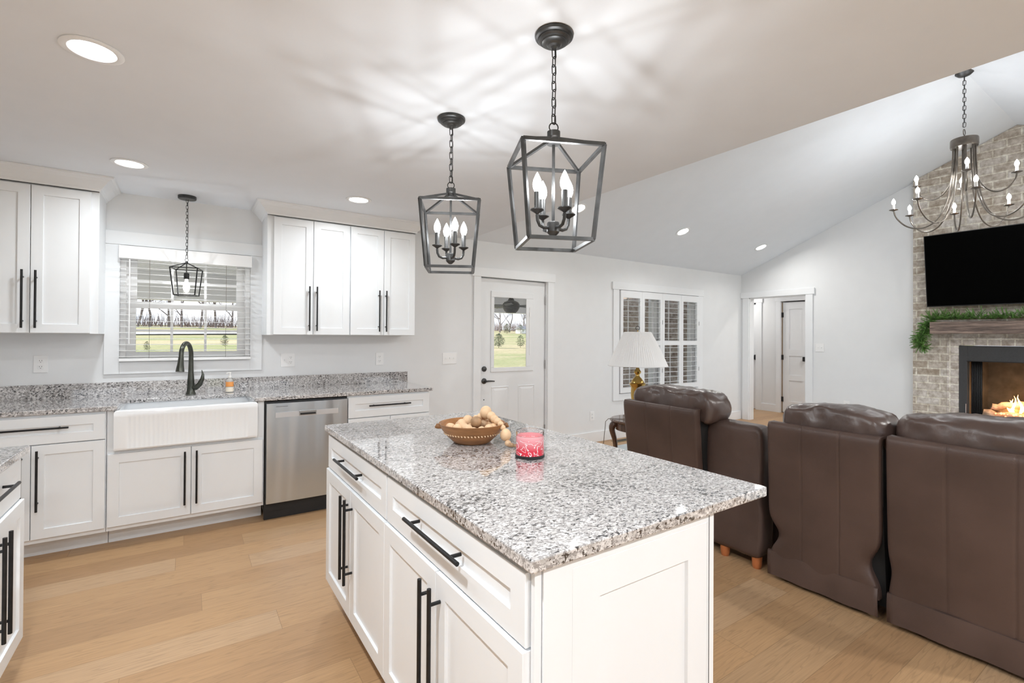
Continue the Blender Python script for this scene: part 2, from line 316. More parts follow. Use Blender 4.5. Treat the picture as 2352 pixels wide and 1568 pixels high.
def candle_jar():
    m, nt, b = newmat('frosted_red_glass'); L = nt.links.new
    tc = node(nt, 'ShaderNodeTexCoord'); sp = node(nt, 'ShaderNodeSeparateXYZ'); L(tc.outputs['Object'], sp.inputs[0])
    g = node(nt, 'ShaderNodeValToRGB'); e = g.color_ramp.elements; e[0].position = 0.30; e[1].position = 0.85
    e[0].color = (0.66, 0.025, 0.055, 1); e[1].color = (0.85, 0.45, 0.48, 1)
    mr = node(nt, 'ShaderNodeMapRange'); L(sp.outputs['Z'], mr.inputs[0]); mr.inputs[1].default_value = 0.0; mr.inputs[2].default_value = 0.10; L(mr.outputs[0], g.inputs[0])
    nz = node(nt, 'ShaderNodeTexNoise', i_Scale=24.0, i_Detail=1.5, i_Distortion=1.8); L(tc.outputs['Object'], nz.inputs['Vector'])
    s1 = node(nt, 'ShaderNodeMath', operation='SUBTRACT'); L(nz.outputs['Fac'], s1.inputs[0]); s1.inputs[1].default_value = 0.5
    s2 = node(nt, 'ShaderNodeMath', operation='ABSOLUTE'); L(s1.outputs[0], s2.inputs[0])
    s3 = node(nt, 'ShaderNodeMath', operation='LESS_THAN'); L(s2.outputs[0], s3.inputs[0]); s3.inputs[1].default_value = 0.020
    zz = node(nt, 'ShaderNodeMath', operation='LESS_THAN'); L(sp.outputs['Z'], zz.inputs[0]); zz.inputs[1].default_value = 0.068
    an = node(nt, 'ShaderNodeMath', operation='MULTIPLY'); L(s3.outputs[0], an.inputs[0]); L(zz.outputs[0], an.inputs[1])
    mx = node(nt, 'ShaderNodeMix', data_type='RGBA'); L(an.outputs[0], mx.inputs[0]); L(g.outputs[0], mx.inputs[6]); mx.inputs[7].default_value = (0.88, 0.80, 0.82, 1)
    L(mx.outputs[2], b.inputs['Base Color']); b.inputs['Roughness'].default_value = 0.06; b.inputs['Coat Weight'].default_value = 0.5
    return m
M['jar'] = candle_jar()

# ------------------------------------------------------------------ mesh helpers
class MB:
    def __init__(s): s.bm = bmesh.new()
    def box(s, x0, x1, y0, y1, z0, z1, Mx=None):
        vs = [s.bm.verts.new((x, y, z)) for x in (x0, x1) for y in (y0, y1) for z in (z0, z1)]
        for f in ((0, 1, 3, 2), (4, 6, 7, 5), (0, 4, 5, 1), (2, 3, 7, 6), (0, 2, 6, 4), (1, 5, 7, 3)): s.bm.faces.new([vs[i] for i in f])
        if Mx is not None:
            for v in vs: v.co = Mx @ v.co
        return s
    def poly(s, pts, d):
        """prism: polygon pts (3D) extruded by vector d"""
        d = Vector(d); a = [s.bm.verts.new(p) for p in pts]; b = [s.bm.verts.new(Vector(p)+d) for p in pts]
        n = len(pts); s.bm.faces.new(a); s.bm.faces.new(b[::-1])
        for i in range(n): s.bm.faces.new((a[(i+1) % n], a[i], b[i], b[(i+1) % n]))
        return s
    def tube(s, pts, r, seg=8, cap=True, closed=False):
        pts = [Vector(p) for p in pts]; n = len(pts); rs = r if isinstance(r, (list, tuple)) else [r]*n
        rings = []; nrm = None
        for i in range(n):
            if closed: t = pts[(i+1) % n]-pts[i-1]
            else: t = pts[min(i+1, n-1)]-pts[max(i-1, 0)]
            t.normalize()
            if nrm is None:
                nrm = t.orthogonal().normalized() if abs(t.z) > 0.99 else Vector((0, 0, 1)).cross(t).normalized()
            else:
                nrm = (nrm - t*nrm.dot(t))
                nrm = nrm.normalized() if nrm.length > 1e-6 else t.orthogonal().normalized()
            b = t.cross(nrm)
            off = PI/4 if seg == 4 else 0
            rings.append([s.bm.verts.new(pts[i]+(nrm*math.cos(2*PI*k/seg+off)+b*math.sin(2*PI*k/seg+off))*rs[i]) for k in range(seg)])
        m = n if closed else n-1
        for i in range(m):
            A, B = rings[i], rings[(i+1) % n]
            for k in range(seg): s.bm.faces.new((A[k], A[(k+1) % seg], B[(k+1) % seg], B[k]))
        if cap and not closed: s.bm.faces.new(rings[0][::-1]); s.bm.faces.new(rings[-1])
        return s
    def lathe(s, prof, c=(0, 0, 0), seg=24, axis='z', flute=None, cap=True, loop=False):
        """prof: list (r, h)"""
        c = Vector(c); rings = []
        def P(r, h, a):
            if flute: r = r*(1+flute[0]*math.cos(flute[1]*a))
            x, y = r*math.cos(a), r*math.sin(a)
            return c + (Vector((x, y, h)) if axis == 'z' else Vector((h, x, y)) if axis == 'x' else Vector((x, h, y)))
        for r, h in prof:
            if r < 1e-6: rings.append([s.bm.verts.new(P(0, h, 0))])
            else: rings.append([s.bm.verts.new(P(r, h, 2*PI*k/seg)) for k in range(seg)])
        for A, B in zip(rings, rings[1:]):
            for k in range(seg):
                k2 = (k+1) % seg
                if len(A) == 1 and len(B) == 1: continue
                if len(A) == 1: s.bm.faces.new((A[0], B[k2], B[k]))
                elif len(B) == 1: s.bm.faces.new((A[k], A[k2], B[0]))
                else: s.bm.faces.new((A[k], A[k2], B[k2], B[k]))
        if loop:
            for k in range(seg): s.bm.faces.new((rings[-1][k], rings[-1][(k+1) % seg], rings[0][(k+1) % seg], rings[0][k]))
            return s
        if cap and len(rings[0]) > 1: s.bm.faces.new(rings[0][::-1])
        if cap and len(rings[-1]) > 1: s.bm.faces.new(rings[-1])
        return s
    def ball(s, c, r, u=12, v=8, sc=(1, 1, 1)):
        M4 = Matrix.Translation(c) @ Matrix.Diagonal((sc[0], sc[1], sc[2], 1))
        bmesh.ops.create_uvsphere(s.bm, u_segments=u, v_segments=v, radius=r, matrix=M4); return s
    def shaker(s, x0, x1, z0, z1, y=0.0, t=0.02, fw=0.057, dep=0.009):
        """slab whose front faces -Y at y, frame fw wide, recessed centre"""
        V = s.bm.verts.new; e = 0.0015
        def rect(a, b, c, d, yy): return [V((a, yy, c)), V((b, yy, c)), V((b, yy, d)), V((a, yy, d))]
        bk = rect(x0, x1, z0, z1, y+t); fe = rect(x0, x1, z0, z1, y+e); fo = rect(x0+e, x1-e, z0+e, z1-e, y)
        fi = rect(x0+fw, x1-fw, z0+fw, z1-fw, y); pi = rect(x0+fw+0.002, x1-fw-0.002, z0+fw+0.002, z1-fw-0.002, y+dep)
        s.bm.faces.new(bk[::-1]); s.bm.faces.new(pi)
        for A, B in ((bk, fe), (fe, fo), (fo, fi), (fi, pi)):
            for i in range(4):
                j = (i+1) % 4; s.bm.faces.new((A[i], A[j], B[j], B[i]))
        return s
    def build(s, name, m, parent=None, bevel=0, smooth=False, subsurf=0, angle=0.6, segs=2, weld=False):
        if weld: bmesh.ops.remove_doubles(s.bm, verts=s.bm.verts, dist=1e-5)
        bmesh.ops.recalc_face_normals(s.bm, faces=s.bm.faces)
        me = bpy.data.meshes.new(name); s.bm.to_mesh(me); s.bm.free()
        o = bpy.data.objects.new(name, me); C.objects.link(o)
        me.materials.append(M[m] if isinstance(m, str) else m)
        if parent is not None: o.parent = parent
        if bevel:
            md = o.modifiers.new('bevel', 'BEVEL'); md.width = bevel; md.segments = segs; md.limit_method = 'ANGLE'; md.angle_limit = 0.7
            md.harden_normals = False
        if subsurf:
            md = o.modifiers.new('sub', 'SUBSURF'); md.levels = subsurf; md.render_levels = subsurf
        if smooth:
            for p in me.polygons: p.use_smooth = True
            try: me.set_sharp_from_angle(angle=angle)
            except Exception: pass
        return o
def box(name, m, x0, x1, y0, y1, z0, z1, parent=None, bevel=0):
    return MB().box(x0, x1, y0, y1, z0, z1).build(name, m, parent, bevel)
def tag(o, label=None, cat=None, group=None, kind=None):
    if label: o['label'] = label
    if cat: o['category'] = cat
    if group: o['group'] = group
    if kind: o['kind'] = kind
    return o
def thing(name, label, cat, loc=(0, 0, 0), rz=0, group=None):
    o = bpy.data.objects.new(name, None); C.objects.link(o); o.empty_display_size = 0.1
    o.location = loc; o.rotation_euler = (0, 0, rz)
    return tag(o, label, cat, group)
def kids(o): return [c for c in bpy.data.objects if c.parent == o]
def copy_tree(o, parent=None):
    c = o.copy(); C.objects.link(c); c.parent = parent
    for ch in kids(o): copy_tree(ch, c)
    return c
def struct(o): o['kind'] = 'structure'; return o

# ------------------------------------------------------------------ room shell
def wall_with_holes(name, m, x0, x1, z0, z1, holes, y0, y1):
    """wall along X, thickness y0..y1; holes (hx0,hx1,hz0,hz1)"""
    mb = MB(); xs = sorted({x0, x1, *[h[0] for h in holes], *[h[1] for h in holes]}); zs = sorted({z0, z1, *[h[2] for h in holes], *[h[3] for h in holes]})
    for a, b in zip(xs, xs[1:]):
        run = None
        for c, d in zip(zs, zs[1:]):
            solid = not any(h[0] <= a and b <= h[1] and h[2] <= c and d <= h[3] for h in holes)
            if solid: run = (run[0], d) if run else (c, d)
            elif run: mb.box(a, b, y0, y1, *run); run = None
        if run: mb.box(a, b, y0, y1, *run)
    bmesh.ops.remove_doubles(mb.bm, verts=mb.bm.verts, dist=1e-5)
    return struct(mb.build(name, m))
HOLES_N = [(-0.415, 0.445, 1.163, 2.04), (2.70, 3.64, -0.05, 2.04), (4.87, 6.62, 0.60, 2.018)]
wall_with_holes('wall_north', 'wall', XL, XR+0.12, -0.05, ZC+0.1, HOLES_N, YW, YW+0.14)
SH = [(-1.7, -0.2, 0.9, 2.1), (0.3, 1.9, 0.0, 2.1), (3.4, 5.0, 0.7, 2.1), (5.7, 7.3, 0.7, 2.1)]  # openings added out of view so skylight fills the room
wall_with_holes('wall_south', 'wall', XL, XR, -0.05, ZC+0.1, SH, YS-0.14, YS)
struct(box('wall_west', 'wall', XL-0.14, XL, YS-0.14, YW+0.14, -0.05, ZC+0.1))
# east gable wall with the hall opening and the firebox recess
HO = (3.60, 4.497, 2.04); FB = (0.84, 1.82, 0.33, 1.297)
def gable(y): return ZC+SL*((YW-y) if y > YR else (y-YS)) + 0.08
mb = MB()
ys = [YS-0.14, FB[0], YR, FB[1], HO[0], HO[1], YW+0.14]
for a, b in zip(ys, ys[1:]):
    z0 = -0.05
    if a == HO[0]: z0 = HO[2]
    if a in (FB[0], YR):
        mb.poly([(XR, a, -0.05), (XR, b, -0.05), (XR, b, FB[2]), (XR, a, FB[2])], (0.12, 0, 0)); z0 = FB[3]
    mb.poly([(XR, a, z0), (XR, b, z0), (XR, b, gable(b)), (XR, a, gable(a))], (0.12, 0, 0))
bmesh.ops.remove_doubles(mb.bm, verts=mb.bm.verts, dist=1e-5)
struct(mb.build('wall_east', 'wall'))
# header between the flat kitchen ceiling and the vault
mb = MB(); mb.poly([(XH-0.12, YS, ZC+0.04), (XH-0.12, YW, ZC+0.04), (XH-0.12, YW, ZC+0.05), (XH-0.12, YR, ZR+0.05), (XH-0.12, YS, ZC+0.05)], (0.12, 0, 0))
struct(mb.build('wall_header', 'ceil'))
struct(box('ceiling', 'ceil', XL, XH, YS, YW, ZC, ZC+0.04))
mb = MB()
mb.poly([(XH-0.12, YW+0.14, gable(YW+0.14)-0.08), (XH-0.12, YR, ZR), (XH-0.12, YR, ZR+0.15), (XH-0.12, YW+0.14, ZC+0.07)], (XR-XH+0.24, 0, 0))
mb.poly([(XH-0.12, YS-0.14, gable(YS-0.14)-0.08), (XH-0.12, YR, ZR), (XH-0.12, YR, ZR+0.15), (XH-0.12, YS-0.14, ZC+0.07)], (XR-XH+0.24, 0, 0))
struct(mb.build('ceiling_vault', 'ceil', weld=True))
struct(box('floor', 'floor', XL, XR+2.6, YS, YW+0.05, -0.06, 0.0))

# hall behind the opening
struct(box('wall_hall', 'wall', 9.1, 9.22, 2.6, 4.13, -0.05, ZC))
struct(box('wall_hall', 'wall', 9.1, 9.22, 4.13, 4.62, 2.05, ZC))
struct(box('wall_hall', 'wall', 9.1, 9.22, 4.62, 5.088, -0.05, ZC))
struct(box('wall_hall', 'wall', 9.1, 9.22, 5.088, 6.2, 2.05, ZC))
struct(box('wall_hall', 'wall', XR+0.12, 10.4, 2.5, 2.6, -0.05, ZC))
struct(box('wall_hall', 'wall', 10.3, 10.4, 2.6, 6.2, -0.05, ZC))
struct(box('wall_hall', 'wall', 8.101, 10.4, 6.1, 6.2, -0.05, ZC))
struct(box('wall_hall', 'wall', 8.101, 8.12, YW, 6.1, -0.05, ZC))
struct(box('wall_hall', 'wall', XR+0.121, 8.12, YW, YW+0.14, -0.05, ZC))
struct(box('ceiling_hall', 'ceil', XR+0.12, 10.4, 2.5, YW+0.14, ZC, ZC+0.1))
struct(box('ceiling_hall', 'ceil', 8.101, 10.4, YW+0.14, 6.2, ZC, ZC+0.1))
struct(box('floor_hall', 'floor', 8.12, 10.4, YW+0.05, 6.2, -0.06, 0.0))
lamp('hall_light', 'AREA', (8.45, 3.3, ZC-0.02), 8, (1, 0.97, 0.93), shape='DISK', size=0.15)
lamp('hall_light', 'AREA', (8.6, 5.4, ZC-0.02), 7, (1, 0.97, 0.93), shape='DISK', size=0.15)

# baseboards and casings
BZ = 0.135
mb = MB(); mb.box(1.86, 2.61, YW-0.016, YW, 0, BZ); struct(mb.build('baseboard_north', 'trim', bevel=0.003))
struct(box('baseboard_north', 'trim', 3.74, XR-0.016, YW-0.016, YW, 0, BZ, bevel=0.003))
struct(box('baseboard_east', 'trim', XR-0.016, XR, 2.27, 3.505, 0, BZ, bevel=0.003))
struct(box('baseboard_east', 'trim', XR-0.016, XR, YS, 0.39, 0, BZ, bevel=0.003))
struct(box('baseboard_south', 'trim', 1.95, XR-0.016, YS, YS+0.016, 0, BZ, bevel=0.003))
struct(box('baseboard_hall', 'trim', 9.084, 9.1, 4.70, 4.975, 0, BZ, bevel=0.003))
def casing_n(name, x0, x1, z1, zb=None, lw=0.09, y=YW, hov=0.02, apron=0.09, sgn=-1):
    """picture-frame casing on the north wall round opening x0..x1 up to z1; zb = sill height"""
    mb = MB(); f = y-0.02
    bot = 0 if zb is None else zb-apron
    mb.box(x0-lw, x0, f, y, bot, z1); mb.box(x1, x1+lw, f, y, bot, z1)
    mb.box(x0-lw-hov, x1+lw+hov, f-0.006, y, z1, z1+0.10)
    if zb is not None: mb.box(x0, x1, f, y, bot, zb)
    return struct(mb.build(name, 'trim', bevel=0.002))
casing_n('trim_1', -0.415, 0.445, 2.04, 1.163)
casing_n('trim_2', 2.70, 3.64, 2.035)
casing_n('trim_3', 4.87, 6.62, 2.018, 0.60, lw=0.11)
# casing round hall opening on the east wall (faces -X)
mb = MB(); f = XR-0.02
mb.box(f, XR, HO[1], HO[1]+0.107, 0, HO[2]); mb.box(f, XR, HO[0]-0.10, HO[0], 0, HO[2])
mb.box(f-0.006, XR, HO[0]-0.125, YW-0.005, HO[2], HO[2]+0.095)
struct(mb.build('trim_4', 'trim', bevel=0.002))
mb = MB(); mb.box(XR-0.002, XR+0.122, HO[1]-0.012, HO[1], 0, HO[2]); mb.box(XR-0.002, XR+0.122, HO[0], HO[0]+0.012, 0, HO[2]); mb.box(XR-0.002, XR+0.122, HO[0], HO[1], HO[2]-0.012, HO[2])
struct(mb.build('trim_5', 'trim'))
mb = MB(); f = 9.08
mb.box(f, 9.1, 4.62, 4.70, 0, 2.05); mb.box(f, 9.1, 4.05, 4.13, 0, 2.05); mb.box(f-.005, 9.1, 4.03, 4.72, 2.05, 2.14)
struct(mb.build('trim_6', 'trim', bevel=0.002))
mb = MB(); mb.box(f, 9.1, 4.972, 5.085, 0, 2.05); mb.box(f-.005, 9.1, 4.955, 5.95, 2.05, 2.14); mb.box(f, 9.1, 5.87, 5.95, 0, 2.05)
struct(mb.build('trim_7', 'trim', bevel=0.002))
# hall doors
def panel_door(name, y0, y1, hinge_hi, ang):
    """flat two-panel door in the x=9.12 plane, facing -X, swung by ang about its hinge edge"""
    w = y1-y0
    root = bpy.data.objects.new(name, None); C.objects.link(root)
    root.location = (9.13, y1 if hinge_hi else y0, 0); root.rotation_euler = (0, 0, ang)
    s = -1 if hinge_hi else 1
    mb = MB()
    def R(a, b): return (min(s*a, s*b), max(s*a, s*b))
    # stiles and rails, then recessed panels
    for (a, b, c, d) in ((0, 0.11, 0.01, 2.03), (w-0.11, w, 0.01, 2.03)):
        l, h = R(a, b); mb.box(0, 0.035, l, h, c, d)
    l, h = R(0.11, w-0.11)
    for c, d in ((0.01, 0.22), (0.60, 0.70), (1.05, 1.17), (1.90, 2.03)): mb.box(0, 0.035, l, h, c, d)
    for c, d in ((0.22, 0.60), (0.70, 1.05), (1.17, 1.90)): mb.box(0.009, 0.028, l, h, c, d)
    bmesh.ops.remove_doubles(mb.bm, verts=mb.bm.verts, dist=1e-5)
    pn = mb.build('door_slab', 'door', root)
    e = MB(); l, h = R(-0.022, -0.002); e.box(0.0, 0.03, l, h, 0.01, 2.03); e.build('door_edge', 'doorwood', root)
    for z in (0.25, 1.02, 1.80):
        l, h = R(-0.03, 0.012); MB().box(-0.012, 0.0, l, h, z-0.045, z+0.045).build('hinge', 'blackp', root)
    k = MB(); l, h = R(w-0.085, w-0.045); k.box(-0.045, 0, l, h, 0.96, 1.04); k.build('door_handle', 'blackp', root)
    root['kind'] = 'structure'
    return root
panel_door('door_2', 4.15, 4.598, True, 0.0)
d3 = panel_door('door_3', 5.092, 5.85, True, 0.0)
l, h = -0.757, -0.730; MB().box(-0.03, 0.0, l, h, 0.95, 1.05).build('latch_plate', 'blackp', d3)

# ------------------------------------------------------------------ kitchen window
def window_1():
    r = bpy.data.objects.new('window_1', None); C.objects.link(r); r['kind'] = 'structure'; r.location = (0.015, YW+0.07, 1.163)
    w, h = 0.43, 0.877
    mb = MB()
    mb.box(-w, -w+0.035, -0.07, 0.07, 0, h).box(w-0.035, w, -0.07, 0.07, 0, h).box(-w+0.035, w-0.035, -0.07, 0.07, 0, 0.03).box(-w+0.035, w-0.035, -0.07, 0.07, h-0.06, h)
    mb.build('window_frame', 'vinyl', r, bevel=0.002)
    def sash(y, z0, z1, st):
        m = MB(); a = w-0.035
        m.box(-a, -a+st, y-0.015, y+0.015, z0, z1).box(a-st, a, y-0.015, y+0.015, z0, z1).box(-a+st, a-st, y-0.015, y+0.015, z0, z0+0.042).box(-a+st, a-st, y-0.015, y+0.015, z1-0.035, z1)
        b = a-st
        for x in (-b/3, b/3): m.box(x-0.009, x+0.009, y-0.008, y+0.008, z0+0.042, z1-0.035)
        zm = (z0+z1)/2
        m.box(-b, b, y-0.0075, y+0.0075, zm-0.009, zm+0.009)
        s = m.build('sash', 'vinyl', r)
        MB().box(-b, b, y-0.002, y+0.002, z0+0.042, z1-0.035).build('pane', 'pane', s)
    sash(-0.005, 0.03, 0.445, 0.055); sash(0.03, 0.42, h-0.06, 0.06)
window_1()
def blind():
    t = thing('window_blind', 'white faux wood horizontal blind with open slats over the kitchen sink window', 'blind', (0.015, YW-0.045, 0))
    MB().box(-0.435, 0.435, -0.03, 0.02, 1.935, 2.03).build('valance', 'blind', t, bevel=0.003)
    mb = MB(); n = 17
    for i in range(n):
        z = 1.205+i*(1.915-1.205)/(n-1)*1.0
        mb.box(-0.43, 0.43, -0.022, 0.022, z-0.001, z+0.001, Mx=Matrix.Translation((0, 0, z)) @ Matrix.Rotation(0.03+0.06*i/16, 4, 'X') @ Matrix.Translation((0, 0, -z)))
    mb.build('slat', 'blind', t)
    MB().box(-0.43, 0.43, -0.024, 0.024, 1.168, 1.19).build('bottom_rail', 'blind', t, bevel=0.003)
    for x in (-0.25, 0.25): MB().tube([(x, -0.024, 1.19), (x, -0.024, 1.94)], 0.0011, 5).build('ladder_cord', 'cord', t)
    MB().tube([(-0.37, -0.03, 1.93), (-0.37, -0.032, 1.3)], 0.004, 6).build('tilt_wand', 'blind', t)
blind()

# ------------------------------------------------------------------ entry door with half lite
def entry_door():
    r = bpy.data.objects.new('door_1', None); C.objects.link(r); r['kind'] = 'structure'; r.location = (2.715, YW+0.03, 0)
    w, h = 0.91, 2.025
    g = (0.17, 0.64, 1.005, 1.83)
    mb = MB()
    xs = [0, g[0], g[1], w]; 
    q = 0.715
    mb.box(0, g[0], 0, 0.044, 0.01, h).box(q, w, 0, 0.044, 0.01, h).box(g[0], q, 0, 0.044, 0.01, g[2]).box(g[0], q, 0, 0.044, g[3], h)
    bmesh.ops.remove_doubles(mb.bm, verts=mb.bm.verts, dist=1e-5)
    mb.build('door_slab', 'door', r)
    m = MB(); a, b, c, d = 0.14, 0.735, 0.965, 1.89
    for (x0, x1, z0, z1, y) in ((a, b, c, g[2]+.012, -0.012), (a, b, g[3]-.012, d, -0.012), (a, g[0]+.012, g[2]+.012, g[3]-.012, -0.012), (g[1]-.012, b, g[2]+.012, g[3]-.012, -0.012)):
        m.box(x0, x1, y, 0.0, z0, z1)
    m.build('lite_frame', 'door', r, bevel=0.005)
    MB().box(g[0], q, 0.016, 0.020, g[2], g[3]).build('pane', 'pane', r)
    m = MB(); n = 52
    for i in range(n):
        z = g[2]+0.008+i*(g[3]-g[2]-0.016)/(n-1); m.box(g[0]+0.004, q-0.004, 0.024, 0.034, z-0.0004, z+0.0004)
    m.build('enclosed_blind', 'blind', r)
    MB().box(0.672, 0.682, -0.018, -0.012, 1.15, 1.72).build('blind_slider', 'blind', r)
    MB().box(0.668, 0.686, -0.024, -0.012, 1.61, 1.66).build('slider_knob', 'plate', r, bevel=0.002)
    for x0, x1 in ((0.15, 0.39), (0.52, 0.76)):
        m = MB(); z0, z1 = 0.22, 0.80
        V = m.bm.verts.new
        def rect(i, y): return [V((x0+i, y, z0+i)), V((x1-i, y, z0+i)), V((x1-i, y, z1-i)), V((x0+i, y, z1-i))]
        R0, R1, R2, R3 = rect(0, 0.0), rect(0.008, -0.008), rect(0.018, -0.003), rect(0.045, -0.0085)
        for A, B in ((R0, R1), (R1, R2), (R2, R3)):
            for i in range(4): m.bm.faces.new((A[i], A[(i+1) % 4], B[(i+1) % 4], B[i]))
        m.bm.faces.new(R3); m.build('door_panel', 'door', r)
    m = MB(); m.lathe([(0.030, 0.0), (0.030, -0.010), (0.024, -0.02), (0.014, -0.024), (0, -0.024)], (0.055, 0, 1.005), 24, 'y'); m.build('deadbolt', 'bronze', r, smooth=True)
    m = MB(); m.lathe([(0.032, 0.0), (0.032, -0.008), (0.020, -0.016), (0.012, -0.018), (0.012, -0.045), (0, -0.045)], (0.055, 0, 0.87), 24, 'y')
    m.tube([(0.055, -0.045, 0.87), (0.085, -0.05, 0.872), (0.13, -0.05, 0.870), (0.165, -0.048, 0.866)], [0.011, 0.009, 0.008, 0.007], 10)
    m.build('lever_handle', 'bronze', r, smooth=True)
    for z in (0.25, 1.033, 1.811): MB().tube([(w+0.002, -0.008, z-0.05), (w+0.002, -0.008, z+0.05)], 0.007, 8).build('hinge', 'hinge', r)
    MB().lathe([(0.006, 0), (0.006, -0.004), (0, -0.004)], (0.055, 0, 0.66), 10, 'y').build('door_stop', 'blackp', r)
    m = MB(); m.box(-0.015, -0.004, -0.03, 0.11, 0, 2.035).box(w+0.006, w+0.015, -0.03, 0.11, 0, 2.035).box(-0.015, w+0.015, 0.046, 0.11, 2.029, 2.04).box(-0.004, 0.012, 0.046, 0.06, 0, 2.03).box(w-.012, w+0.006, 0.046, 0.06, 0, 2.03)
    m.build('door_jamb', 'trim', r)
entry_door()

# ------------------------------------------------------------------ shuttered window
def window_2():
    r = bpy.data.objects.new('window_2', None); C.objects.link(r); r['kind'] = 'structure'; r.location = (5.745, YW+0.09, 0.60)
    w, h = 0.875, 1.418
    m = MB(); m.box(-w, -w+0.03, -0.05, 0.05, 0, h).box(w-0.03, w, -0.05, 0.05, 0, h).box(-w+.03, w-.03, -0.05, 0.05, 0, 0.03).box(-w+.03, w-.03, -0.05, 0.05, h-0.03, h).box(-0.04, 0.04, -0.05, 0.05, 0.03, h-0.03)
    m.build('window_frame', 'vinyl', r)
    for s in (-1, 1):
        a, b = (0.04, w-0.03) if s > 0 else (-w+0.03, -0.04)
        for z0, z1, y in ((0.03, 0.72, -0.01), (0.69, h-0.03, 0.02)):
            m = MB(); m.box(a, a+0.035, y-0.014, y+0.014, z0, z1).box(b-0.035, b, y-0.014, y+0.014, z0, z1).box(a+.035, b-.035, y-0.014, y+0.014, z0, z0+0.035).box(a+.035, b-.035, y-0.014, y+0.014, z1-0.035, z1)
            for k in (1, 2): x = a+0.035+(b-a-0.07)*k/3; m.box(x-0.006, x+0.006, y-0.006, y+0.006, z0+.035, z1-.035)
            sx = m.build('sash', 'vinyl', r)
            MB().box(a+.035, b-.035, y-0.002, y+0.002, z0+.035, z1-.035).build('pane', 'pane', sx)
window_2()
SHX = [(4.882, 5.312), (5.314, 5.744), (5.746, 6.176), (6.178, 6.608)]
NAMES = ['leftmost', 'second from left', 'third from left', 'rightmost']
for k, (a, b) in enumerate(SHX):
    t = thing('window_shutter', 'white plantation shutter panel, %s of the four on the living room window' % NAMES[k], 'shutter', (a, YW-0.005, 0.61), 0, 'plantation shutters on the living room window')
    w = b-a; h = 1.40; st = 0.048; zm = 0.68
    m = MB(); m.box(0, st, -0.03, 0, 0, h).box(w-st, w, -0.03, 0, 0, h).box(st, w-st, -0.03, 0, 0, 0.075).box(st, w-st, -0.03, 0, h-0.095, h).box(st, w-st, -0.03, 0, zm-0.032, zm+0.032)
    bmesh.ops.remove_doubles(m.bm, verts=m.bm.verts, dist=1e-5); m.build('shutter_frame', 'trim', t)
    for z0, z1, n in ((0.075, zm-0.032, 8), (zm+0.032, h-0.095, 8)):
        m = MB()
        for i in range(n):
            z = z0+(i+0.5)*(z1-z0)/n
            pr = [(-0.034, 0), (-0.02, 0.003), (0.0, 0.0036), (0.02, 0.003), (0.034, 0), (0.02, -0.003), (0, -0.0036), (-0.02, -0.003)]
            m.poly([(st, -0.012+p, z+q) for p, q in pr], (w-2*st, 0, 0))
        m.build('louver', 'trim', t)
    for z in (0.25, 0.95): MB().box(w-0.004, w+0.0005, -0.036, -0.03, z, z+0.06).build('hinge', 'hinge', t) if k in (1, 3) else None

# ------------------------------------------------------------------ cabinets
def pull(parent, x, z, L, vert=True, y=0.0, st=0.034, inset=0.045, name='handle'):
    m = MB(); r = 0.0062
    a, b = -L/2, L/2
    P = (lambda t, yy: (x, yy, z+t)) if vert else (lambda t, yy: (x+t, yy, z))
    m.tube([P(a, y-st), P(b, y-st)], r, 12)
    for t in (a+inset, b-inset): m.tube([P(t, y), P(t, y-st)], 0.0052, 10)
    return m.build(name, 'black', parent, smooth=True)
def front(t, kind, x0, x1, z0, z1, hx=None, hz=None, L=0.36, proud=0.0, fw=0.057, vert=None):
    y = -0.02-proud
    d = MB().shaker(x0, x1, z0, z1, y, 0.0195+proud, fw).build(kind, 'cab', t)
    if hx is not None: pull(d, hx, hz, L, kind == 'door' if vert is None else vert, y)
    return d
def base_cab(label, loc, rz, w, fronts, depth=0.6, toe=0.075, group='white shaker base cabinets', ztop=0.884, name='base_cabinet', zc0=0.115):
    t = thing(name, label, 'cabinet', loc, rz, group)
    MB().box(0, w, 0, depth, zc0, ztop).build('cabinet_body', 'cab', t)
    MB().box(0.0, w, toe, depth, 0, zc0-0.0005).build('toe_kick', 'cab', t)
    for f in fronts: front(t, *f[0], **f[1])
    return t
CF = 3.99   # face-frame plane on the north run; fronts stand 2 cm proud
# left of sink: drawer over two doors, x -1.10..-0.42
base_cab('white base cabinet left of the farmhouse sink, one wide drawer over two doors', (-1.105, CF, 0), 0, 0.687, [
    (('drawer', 0.004, 0.683, 0.708, 0.868, 0.335, 0.803, 0.36), {}),
    (('door', 0.004, 0.342, 0.143, 0.702, 0.305, 0.495, 0.36), {}),
    (('door', 0.346, 0.683, 0.143, 0.702, 0.375, 0.495, 0.36), {})], depth=0.62, toe=0.13)
sc = base_cab('white sink base cabinet with two low doors under the apron sink', (-0.415, CF, 0), 0, 0.895, [
    (('door', 0.006, 0.446, 0.143, 0.605, 0.412, 0.40, 0.36), {}),
    (('door', 0.450, 0.886, 0.143, 0.605, 0.479, 0.40, 0.36), {})], depth=0.62, toe=0.13, ztop=0.625)
MB().box(0.0, 0.034, 0, 0.62, 0.6255, 0.884).build('side_stile', 'cab', sc); MB().box(0.853, 0.895, 0, 0.62, 0.6255, 0.884).build('side_stile', 'cab', sc)
base_cab('white base cabinet right of the dishwasher, one drawer over two doors', (1.082, CF, 0), 0, 0.715, [
    (('drawer', 0.004, 0.709, 0.700, 0.868, 0.345, 0.795, 0.36), {}),
    (('door', 0.004, 0.354, 0.143, 0.693, 0.32, 0.49, 0.36), {}),
    (('door', 0.358, 0.709, 0.143, 0.693, 0.392, 0.49, 0.36), {})], depth=0.62, toe=0.13)
